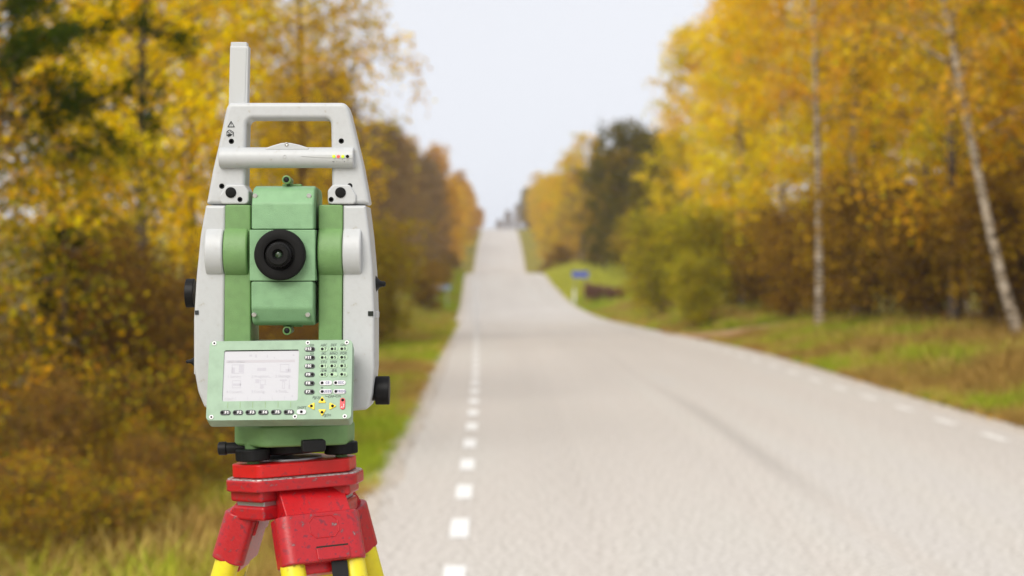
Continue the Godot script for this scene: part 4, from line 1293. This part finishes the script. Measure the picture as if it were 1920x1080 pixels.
func display(t: Node3D) -> void:
	var wide := 0.1318
	var tall := 0.0762
	var top := u3(527, 638.5, 0.030)
	var low := u3(522, 787, 0.057)
	var ey := (top - low).normalized()
	var ex := Vector3(1, -0.012, 0).normalized()
	var ez := ex.cross(ey).normalized()
	ex = ey.cross(ez)
	var face := Transform3D(Basis(ex, ey, ez), (top + low) / 2)
	var unit := Node3D.new()
	unit.name = "display_unit"
	unit.transform = face
	t.add_child(unit, true)
	# the drawing of the panel is 1600 by 890 units
	var k := func(px: float, py: float) -> Vector2:
		var v := (py - 46.0) / 890.0
		var l := lerpf(75, 38, v)
		var r := lerpf(1690, 1615, v)
		return Vector2(((px - l) / (r - l) - 0.5) * wide, (0.5 - v) * tall)
	var scr := [k.call(245, 152), k.call(1078, 156), k.call(1048, 724), k.call(212, 720)]
	# housing: a rim of four pieces about the screen recess, on a closed back
	var w := wide / 2
	var h := tall / 2
	var s := Shape.new()
	s.plate(Shape.outline([Vector2(-w, -h), Vector2(w, -h), Vector2(w, h), Vector2(-w, h)], 0.004, 5), -0.021, -0.0016, 0.0012, 3)
	obj("housing", s.commit(), M.green_pale, unit)
	var cx: float = (scr[0].x + scr[3].x) / 2
	var dx: float = (scr[1].x + scr[2].x) / 2
	var ty: float = scr[0].y
	var by: float = scr[2].y
	s = Shape.new()
	s.plate(window_frame(w - 0.0002, h - 0.0002, 0.004, cx, dx, by, ty, 0.0018), -0.004, 0.0, 0.0)
	obj("front_panel", s.commit(), M.green_pale, unit)
	s = Shape.new()
	s.t = Transform3D(Basis(), Vector3((cx + dx) / 2, (ty + by) / 2, 0))
	s.box(Vector3(0, 0, -0.0018), Vector3(dx - cx + 0.001, ty - by + 0.001, 0.0012), 0.0)
	var screen := obj("screen", s.commit(), M.screen, unit)
	s = Shape.new()
	s.box(Vector3((cx + dx) / 2, ty - 0.00035, -0.0009), Vector3(dx - cx - 0.002, 0.0006, 0.0006), 0.0)
	obj("screen_top_strip", s.commit(), M.black_rubber, unit)  # thin black strip along the top edge of the screen only
	# faint print on the screen
	var zs := -0.00118
	var put := func(px: float, py: float, z: float) -> Transform3D:
		var q: Vector2 = k.call(px, py)
		return Transform3D(Basis(), Vector3(q.x, q.y, z))
	for e in [[348, 447, "1 Survey"], [650, 447, "2 Progrmm.."], [900, 447, "3 Manage.."], [355, 617, "4 Convert.."], [617, 617, "5 Config.."], [875, 617, "6 Tools.."]]:
		text(screen, e[2], 0.0021, put.call(e[0], e[1], zs), M.screen_print, "menu_lettering", false)
	s = Shape.new()
	var p0: Vector2 = k.call(645, 275)
	s.box(Vector3(p0.x, p0.y, zs), Vector3(0.063, 0.0024, 0.0001))
	obj("menu_bar", s.commit(), M.screen_bar, screen)
	text(screen, "Main Menu", 0.0016, put.call(370, 275, zs + 0.0002), M.screen, "menu_lettering", false)
	text(screen, "CONT", 0.0017, put.call(290, 698, zs), M.screen_bar, "menu_lettering", false)
	s = Shape.new()
	for e in [[390, 360, 130, 100, 0], [340, 372, 34, 60, 1], [425, 358, 46, 84, 1], [655, 366, 100, 34, 1], [910, 355, 95, 90, 0], [950, 385, 60, 40, 1], [372, 530, 90, 84, 0], [380, 535, 90, 26, 1], [605, 500, 44, 44, 1], [665, 512, 56, 56, 0], [652, 565, 40, 40, 1], [893, 492, 80, 18, 1], [893, 545, 22, 80, 0], [958, 520, 8, 70, 1], [955, 570, 18, 40, 1], [535, 210, 30, 22, 1], [595, 215, 22, 34, 1], [722, 220, 10, 34, 1], [800, 238, 14, 14, 1], [1015, 210, 18, 18, 1], [985, 670, 18, 18, 1], [360, 690, 4, 40, 1], [495, 690, 4, 40, 1], [630, 690, 4, 40, 1], [765, 690, 4, 40, 1], [900, 690, 4, 40, 1]]:
		var q: Vector2 = k.call(e[0], e[1])
		var sz := Vector2(e[2], e[3]) * 0.0000815
		if e[4] == 1:
			s.box(Vector3(q.x, q.y, zs), Vector3(sz.x, sz.y, 0.0001))
		else:
			for side in [-1, 1]:
				s.box(Vector3(q.x + side * sz.x / 2, q.y, zs), Vector3(0.0005, sz.y, 0.0001))
				s.box(Vector3(q.x, q.y + side * sz.y / 2, zs), Vector3(sz.x + 0.0005, 0.0005, 0.00012))
	obj("menu_icons", s.commit(), M.screen_print, screen)
	# thin lines from the screen to the function keys
	for x in [278, 413, 550, 688, 827, 965]:
		var a: Vector2 = k.call(x, 768)
		s = Shape.new()
		s.box(Vector3(a.x, a.y, 0.0001), Vector3(0.00035, 0.0056, 0.0003))
		obj("guide_line", s.commit(), M.ink_green, unit)
	# keys
	var pill := func(size: Vector2, high: float) -> ArrayMesh:
		var sh := Shape.new()
		var q := size / 2
		sh.plate(Shape.outline([Vector2(-q.x, -q.y), Vector2(q.x, -q.y), Vector2(q.x, q.y), Vector2(-q.x, q.y)], q.y * 0.98, 6), -0.0004, high, 0.0004, 2)
		return sh.commit()
	var nub := spun([Vector2(0.0014, -0.0002), Vector2(0.0013, 0.0005), Vector2(0.0007, 0.0009), Vector2(0, 0.0010)], AXIS_Z, Vector3.ZERO, 14)
	var f_key: ArrayMesh = pill.call(Vector2(0.0095, 0.0046), 0.0009)
	var w_key: ArrayMesh = pill.call(Vector2(0.0116, 0.0046), 0.0009)
	var n_key: ArrayMesh = pill.call(Vector2(0.0078, 0.0046), 0.0006)
	var s_key: ArrayMesh = pill.call(Vector2(0.0088, 0.0048), 0.0009)
	for e in [[252, 851, "F1"], [389, 851, "F2"], [527, 851, "F3"], [665, 852, "F4"], [804, 852, "F5"], [942, 853, "F6"]]:
		var key := obj("function_key", f_key, M.key_dark, unit, put.call(e[0], e[1], 0))
		obj("key_nub", nub, M.black_rubber, key, Transform3D(Basis(), Vector3(-0.0028, 0.0, 0.0008)))
		text(key, e[2], 0.0025, Transform3D(Basis(), Vector3(0.0013, 0, 0.0011)), M.white_print)
	for e in [[1202, 152, "F12"], [1197, 248, "F11"], [1192, 343, "F10"], [1186, 438, "F9"], [1180, 535, "F8"], [1175, 631, "F7"]]:
		var key := obj("function_key", f_key, M.key_dark, unit, put.call(e[0], e[1], 0))
		obj("key_nub", nub, M.black_rubber, key, Transform3D(Basis(), Vector3(0.0026, 0.0, 0.0008)))
		text(key, e[2], 0.0025, Transform3D(Basis(), Vector3(-0.0012, 0, 0.0011)), M.white_print)
	var nums := [["7", "8", "9"], ["4", "5", "6"], ["1", "2", "3"], ["0", ".", "±"]]
	var abcs := [["ABC", "DEF", "GHI"], ["JKL", "MNO", "PQR"], ["STU", "VWX", "YZ_"], ["/$%", "_@&", "*?!"]]
	for row in 4:
		for c in 3:
			var px: float = 1358 + c * 109.5 - row * 6.0
			var py := 152.0 + row * 96.0
			var key := obj("number_key", n_key, M.key_mint, unit, put.call(px, py, 0))
			obj("key_nub", nub, M.black_rubber, key, Transform3D(Basis(), Vector3(-0.0013, 0, 0.0005)))
			text(key, nums[row][c], 0.0026, Transform3D(Basis(), Vector3(0.0016, 0, 0.0008)), M.ink)
			text(unit, abcs[row][c], 0.0013, put.call(px + 5, py - 45, 0.0001), M.ink, "letter_print", false, true)
	for e in [[1362, 534, "CE", "ink_violet"], [1512, 534, "ESC", "ink_violet"], [1357, 631, "USER", "ink_violet"], [1508, 631, "PROG", "ink_violet"]]:
		var key := obj("white_key", w_key, M.key_white, unit, put.call(e[0], e[1], 0))
		obj("key_nub", nub, M.black_rubber, key, Transform3D(Basis(), Vector3(-0.0034, 0, 0.0008)))
		text(key, e[2], 0.0020, Transform3D(Basis(), Vector3(0.0015, 0, 0.0011)), M[e[3]])
	var shift := obj("shift_key", s_key, M.key_white, unit, put.call(1079, 853, 0))
	obj("key_nub", nub, M.black_rubber, shift, Transform3D(Basis(), Vector3(0, 0, 0.0008)))
	text(unit, "SHIFT", 0.0014, put.call(1083, 805, 0.0001), M.ink, "letter_print", false, true)
	text(unit, "PgUp", 0.0014, put.call(1252, 693, 0.0001), M.ink, "letter_print", false, true)
	text(unit, "PgDn", 0.0014, put.call(1354, 890, 0.0001), M.ink, "letter_print", false, true)
	text(unit, "OFF", 0.0012, put.call(1410, 687, 0.0001), M.ink, "letter_print", false, true)
	text(unit, "ON", 0.0012, put.call(1490, 682, 0.0001), M.ink, "letter_print", false, true)
	s = Shape.new()
	for e in [[1352, 672, 1352, 684], [1352, 684, 1388, 684], [1436, 684, 1462, 684], [1462, 684, 1462, 672]]:
		var a: Vector2 = k.call(e[0], e[1])
		var b: Vector2 = k.call(e[2], e[3])
		s.tube([Vector3(a.x, a.y, 0), Vector3(b.x, b.y, 0)], [0.0002, 0.0002], 4)
	for e in [[1230, 106, 38, 16], [1225, 201, 38, 16], [1317, 585, 18, 14]]:
		var q: Vector2 = k.call(e[0], e[1])
		for side in [-1, 1]:
			s.box(Vector3(q.x + side * e[2] * 0.00004, q.y, 0.0001), Vector3(0.0003, e[3] * 0.00008, 0.0002))
			s.box(Vector3(q.x, q.y + side * e[3] * 0.00004, 0.0001), Vector3(e[2] * 0.00008, 0.0003, 0.00022))
		s.box(Vector3(q.x, q.y, 0.0001), Vector3(0.0003, e[3] * 0.00008, 0.00018))
	obj("symbol_print", s.commit(), M.ink, unit)
	for e in [[1311, 722, 0.0], [1191, 790, PI / 2], [1421, 792, -PI / 2], [1303, 860, PI]]:
		s = Shape.new()
		var pts := []
		for c in [Vector2(-0.0037, -0.0028), Vector2(0.0037, -0.0028), Vector2(0, 0.0037)]:
			pts.append(c.rotated(e[2]))
		s.plate(Shape.outline(pts, 0.0006), -0.0004, 0.0009, 0.0004, 2)
		var key := obj("arrow_key", s.commit(), M.key_yellow, unit, put.call(e[0], e[1], 0))
		obj("key_nub", nub, M.black_rubber, key, Transform3D(Basis(), Vector3(0, 0, 0.0008)))
	s = Shape.new()
	s.plate(Shape.outline([Vector2(-0.0024, -0.0055), Vector2(0.0024, -0.0055), Vector2(0.0024, 0.0055), Vector2(-0.0024, 0.0055)], 0.0023, 6), -0.0004, 0.0009, 0.0004, 2)
	var enter := obj("enter_key", s.commit(), M.key_red, unit, put.call(1532, 767, 0))
	obj("key_nub", nub, M.black_rubber, enter, Transform3D(Basis(), Vector3(0, 0.0034, 0.0008)))
	s = Shape.new()
	s.tube([Vector3(0.0012, -0.0003, 0.001), Vector3(0.0012, -0.0034, 0.001), Vector3(-0.0012, -0.0034, 0.001)], [0.0003, 0.0003, 0.0003], 4)
	s.tube([Vector3(-0.0017, -0.0034, 0.001), Vector3(-0.0006, -0.0034, 0.001)], [0.0, 0.0008], 4)
	obj("return_mark", s.commit(), M.white_print, enter)
	for e in [[131, 73], [1183, 79], [1622, 81], [100, 898], [1007, 903], [1547, 907]]:
		var sc := obj("panel_screw", spun([Vector2(0.0020, -0.0004), Vector2(0.0020, 0.0005), Vector2(0.0016, 0.0009), Vector2(0.0011, 0.0008), Vector2(0.0009, 0.0003), Vector2(0.0, 0.0003)], AXIS_Z, Vector3.ZERO, 20), M.white_print, unit, put.call(e[0], e[1], 0))
		obj("screw_socket", spun([Vector2(0.0010, 0.0003), Vector2(0.0008, 0.0005), Vector2(0, 0.0005)], AXIS_Z, Vector3.ZERO, 12), M.black_rubber, sc)

# an upright panel with a window in it, as one outline that runs round the window through a slit
func window_frame(w: float, h: float, r: float, x0: float, x1: float, y0: float, y1: float, ri: float) -> Array:
	var outer := Shape.outline([Vector2(-w, -h), Vector2(w, -h), Vector2(w, h), Vector2(-w, h)], r, 5)
	var inner := Shape.outline([Vector2(x0, y0), Vector2(x1, y0), Vector2(x1, y1), Vector2(x0, y1)], ri, 5)
	inner.reverse()
	var ring := []
	# both lists begin at a bottom-left corner; join them there
	for p in outer:
		ring.append(p)
	ring.append([outer[0][0] + Vector2(0, -1e-5), outer[0][1]])
	var start := 0
	for i in inner.size():
		if inner[i][0].distance_to(outer[0][0]) < inner[start][0].distance_to(outer[0][0]):
			start = i
	for i in inner.size() + 1:
		var p: Array = inner[(start + i) % inner.size()]
		ring.append([p[0] + (Vector2(0, 1e-5) if i == inner.size() else Vector2.ZERO), -p[1]])
	return ring

# ---------------------------------------------------------------- tribrach
const TURN := -0.66     # where the near left corner of the three-cornered plates points, from +z towards +x
const TILT := 0.042     # the tripod head leans to the left

func corner(k: int, r: float) -> Vector2:
	var a := TURN + k * TAU / 3
	return Vector2(sin(a), cos(a)) * r

# a triangle with its corners cut off, in (x, z): r to the middle of each cut, half its half width
func three_sided(r: float, half: float, round_: float) -> Array:
	var pts := []
	for k in 3:
		var a := TURN + k * TAU / 3
		var c := Vector2(sin(a), cos(a)) * r
		var side := Vector2(cos(a), -sin(a)) * half
		pts.append(c - side)
		pts.append(c + side)
	return Shape.outline(pts, round_, 6)

const LIE := Basis(Vector3(1, 0, 0), Vector3(0, 0, 1), Vector3(0, 1, 0))        # plates drawn in (x, z), thick along y

func tribrach() -> void:
	var at_ := ORIGIN + Vector3(0.0018, -0.195, -0.03)
	var t := thing("tribrach", "green tribrach with black foot screws and red base plate under the instrument", "tribrach", at_)
	t.rotation.z = TILT
	var y := func(py: float) -> float: return u(0, py).y + 0.195
	var s := Shape.new()
	s.t = Transform3D(LIE, Vector3.ZERO)
	s.plate(three_sided(0.0605, 0.018, 0.009), 0.0, 0.0125, 0.0012)
	obj("base_plate", s.commit(), M.red_paint_clean, t)
	s = Shape.new()
	s.t = Transform3D(LIE, Vector3.ZERO)
	s.plate(Shape.disc(Vector2.ZERO, 0.03, 40), 0.012, 0.0142, 0.0006)
	obj("spring_plate", s.commit(), M.galvanised, t)
	# body
	s = Shape.new()
	s.t = Transform3D(Basis(Vector3(1, 0, 0), Vector3(0, 0, 1), Vector3(0, 1, 0)).rotated(Vector3(0, 0, 1), -TILT), Vector3(0.001, 0, 0))
	s.plate(three_sided(0.0575, 0.021, 0.015), 0.0275, 0.0475, 0.003)
	var body := obj("tribrach_body", s.commit(), M.green_paint_deep, t)
	s = Shape.new()
	s.t = Transform3D(LIE, Vector3.ZERO)
	s.plate(Shape.disc(Vector2.ZERO, 0.036, 48), 0.019, 0.029, 0.002)
	obj("plummet_housing", s.commit(), M.black_plastic, body)
	for k in 3:
		var c := corner(k, 0.0495)
		var f := Shape.new()
		f.t = Transform3D(LIE, Vector3(c.x, 0.0135, c.y))
		f.plate(Shape.disc(Vector2.ZERO, 0.0160, 40, 30, 0.0008), 0.002, 0.0132, 0.0016)
		var screw := obj("foot_screw", f.commit(), M.black_plastic, t)
		f = Shape.new()
		f.tube([Vector3(c.x, 0.0115, c.y), Vector3(c.x, 0.034, c.y)], [0.0055, 0.0075], 20)
		obj("screw_stem", f.commit(), M.green_paint_deep, screw)
	# clamp lever, plummet eyepiece
	s = Shape.new()
	s.t = Transform3D(Basis(Vector3.UP, 0.25), u3(589.5, 838, 0.03) + ORIGIN - at_)
	s.plate(Shape.outline([Vector2(-0.011, -0.0055), Vector2(0.009, -0.0060), Vector2(0.0112, -0.0035), Vector2(0.0112, 0.0042), Vector2(0.009, 0.0056), Vector2(-0.0105, 0.0056)], 0.002), -0.006, 0.006, 0.0016)
	obj("clamp_knob", s.commit(), M.black_plastic, body)
	var e := u3(434, 836, 0.0) + ORIGIN - at_
	obj("plummet_eyepiece", spun([Vector2(0, 0.0115), Vector2(0.0045, 0.0115), Vector2(0.0062, 0.0105), Vector2(0.0064, 0.004), Vector2(0.0054, 0.003), Vector2(0.0054, -0.024), Vector2(0, -0.024)], Basis(Vector3(0, 1, 0), Vector3(-1, 0, 0), Vector3(0, 0, 1)), e, 28), M.black_plastic, body)

# ---------------------------------------------------------------- tripod
func tripod() -> void:
	var at_ := ORIGIN + Vector3(0.0018, -0.195, -0.03)
	var t := thing("tripod", "red and yellow surveyor's tripod carrying the instrument beside the road", "tripod", Vector3(at_.x, 0.0, at_.z))
	var head := Node3D.new()
	head.name = "tripod_head"
	head.position = Vector3(0, at_.y, 0)
	head.rotation.z = TILT
	t.add_child(head, true)
	var s := Shape.new()
	s.t = Transform3D(LIE, Vector3.ZERO)
	s.plate(three_sided(0.0672, 0.021, 0.015), -0.0125, -0.0016, 0.0016)
	obj("head_plate", s.commit(), M.red_paint_worn, head)
	s = Shape.new()
	s.t = Transform3D(LIE, Vector3.ZERO)
	s.plate(three_sided(0.0662, 0.0206, 0.015), -0.004, -0.0004, 0.0015)
	obj("worn_rim", s.commit(), M.bare_metal, head)
	for k in 3:
		var a := TURN + k * TAU / 3
		var c := corner(k, 0.046)
		s = Shape.new()
		s.t = Transform3D(Basis(Vector3.UP, a), Vector3(c.x, 0, c.y))
		s.box(Vector3(0, -0.0165, -0.002), Vector3(0.042, 0.012, 0.034), 0.003)
		s.box(Vector3(0, -0.0330, -0.004), Vector3(0.041, 0.0135, 0.034), 0.0028)
		obj("corner_block", s.commit(), M.red_paint_worn, head)
		s = Shape.new()
		s.t = Transform3D(Basis(Vector3.UP, a), Vector3(c.x, 0, c.y))
		s.box(Vector3(0, -0.0245, -0.006), Vector3(0.036, 0.008, 0.03), 0.001)
		obj("hinge_gap", s.commit(), M.galvanised, head)
	s = Shape.new()
	s.tube([Vector3(-0.002, -0.01, 0.0), Vector3(-0.002, -0.055, 0.0)], [0.011, 0.011], 24)
	s.tube([Vector3(-0.002, -0.055, 0.0), Vector3(-0.002, -0.075, 0.0)], [0.016, 0.016], 24)
	obj("centre_screw", s.commit(), M.brass, head)
	# legs on the three long sides
	for k in 3:
		leg(t, k, at_.y)

func leg(t: Node3D, k: int, y: float) -> void:
	var a := TURN + PI / 3 + 0.08 + k * TAU / 3
	var out := Vector3(sin(a), 0, cos(a))
	var splay := deg_to_rad(19.0)
	var l := Node3D.new()
	l.name = "leg"
	# own axes: x across, -y down along the leg, z outwards
	var down := (Vector3.DOWN * cos(splay) + out * sin(splay)).normalized()
	var across := Vector3(cos(a), 0, -sin(a))
	l.transform = Transform3D(Basis(across, -down, across.cross(-down)).rotated(Vector3(0, 0, 1), TILT), Vector3(0.005, y - 0.0165, 0) + out * 0.034)
	t.add_child(l, true)
	var s := Shape.new()
	# sloping neck between hinge and casting
	s.t = Transform3D(ACROSS_X, Vector3.ZERO)
	s.plate(Shape.outline([Vector2(-0.012, 0.010), Vector2(0.004, 0.010), Vector2(0.020, -0.030), Vector2(0.020, -0.040), Vector2(-0.012, -0.040)], 0.002), -0.032, 0.032, 0.0015)
	obj("hinge_neck", s.commit(), M.red_paint, l)
	# casting, rounded towards both tubes
	s = Shape.new()
	s.t = Transform3D(LIE, Vector3.ZERO)
	s.plate(Shape.outline([Vector3(-0.041, -0.010, 0.009), Vector3(0.041, -0.010, 0.009), Vector3(0.041, 0.022, 0.0125), Vector3(-0.041, 0.022, 0.0125)], 0.01, 8), -0.070, -0.024, 0.0018)
	var cast := obj("leg_casting", s.commit(), M.red_paint_worn, l)
	# raised octagon on its face
	s = Shape.new()
	var oct := []
	for c in [[-0.009, -0.0100], [0.009, -0.0100], [0.0140, -0.0050], [0.0140, 0.0050], [0.009, 0.0100], [-0.009, 0.0100], [-0.0140, 0.0050], [-0.0140, -0.0050]]:
		oct.append(Vector3(c[0] + 0.001, c[1] - 0.038, 0.0221))
	for i in 8:
		s.tube([oct[i], oct[(i + 1) % 8]], [0.0005, 0.0005], 6)
	obj("octagon_rim", s.commit(), M.red_paint, cast)
	s = Shape.new()
	s.plate(Shape.outline([Vector2(-0.010, -0.0690), Vector2(0.022, -0.0690), Vector2(0.022, -0.0575), Vector2(-0.010, -0.0575)], 0.0014), 0.015, 0.0235, 0.001)
	obj("latch_plate", s.commit(), M.red_paint_worn, cast)
	s = Shape.new()
	s.box(Vector3(0.006, -0.0567, 0.0216), Vector3(0.031, 0.0014, 0.0016))
	obj("latch_slot", s.commit(), M.seam, cast)
	s = Shape.new()
	s.box(Vector3(0.0, -0.0725, 0.002), Vector3(0.05, 0.012, 0.016), 0.002)
	obj("cross_brace", s.commit(), M.red_paint, l)
	if k == 0:
		s = Shape.new()
		s.t = Transform3D(Basis(Vector3.BACK, -0.06), Vector3(0.0065, -0.17, 0.0165))
		s.box(Vector3.ZERO, Vector3(0.0155, 0.2, 0.002), 0.0006)
		obj("carrying_strap", s.commit(), M.webbing, l)
	# two yellow tubes, then a clamp, the sliding lower leg and a pointed shoe
	var length := (y - 0.0165) / cos(splay)
	for e in [-1, 1]:
		s = Shape.new()
		s.tube([Vector3(e * 0.0295, -0.05, 0.0065), Vector3(e * 0.0295, -length * 0.62, 0.0065)], [0.0115, 0.0115], 24)
		obj("leg_tube", s.commit(), M.yellow_paint, l)
	s = Shape.new()
	s.box(Vector3(0, -length * 0.62, 0.0065), Vector3(0.092, 0.07, 0.034), 0.008)
	obj("leg_clamp", s.commit(), M.red_paint, l)
	s = Shape.new()
	s.box(Vector3(0, -length * 0.70, 0.0065), Vector3(0.034, length * 0.46, 0.022), 0.004)
	obj("lower_leg", s.commit(), M.yellow_paint, l)
	s = Shape.new()
	s.tube([Vector3(0, -length * 0.90, 0.0065), Vector3(0, -length * 0.96, 0.0065), Vector3(0, -length * 1.005, 0.0065)], [0.019, 0.014, 0.003], 16)
	s.box(Vector3(0, -length * 0.93, 0.03), Vector3(0.03, 0.012, 0.05), 0.003)
	obj("leg_shoe", s.commit(), M.red_paint, l)
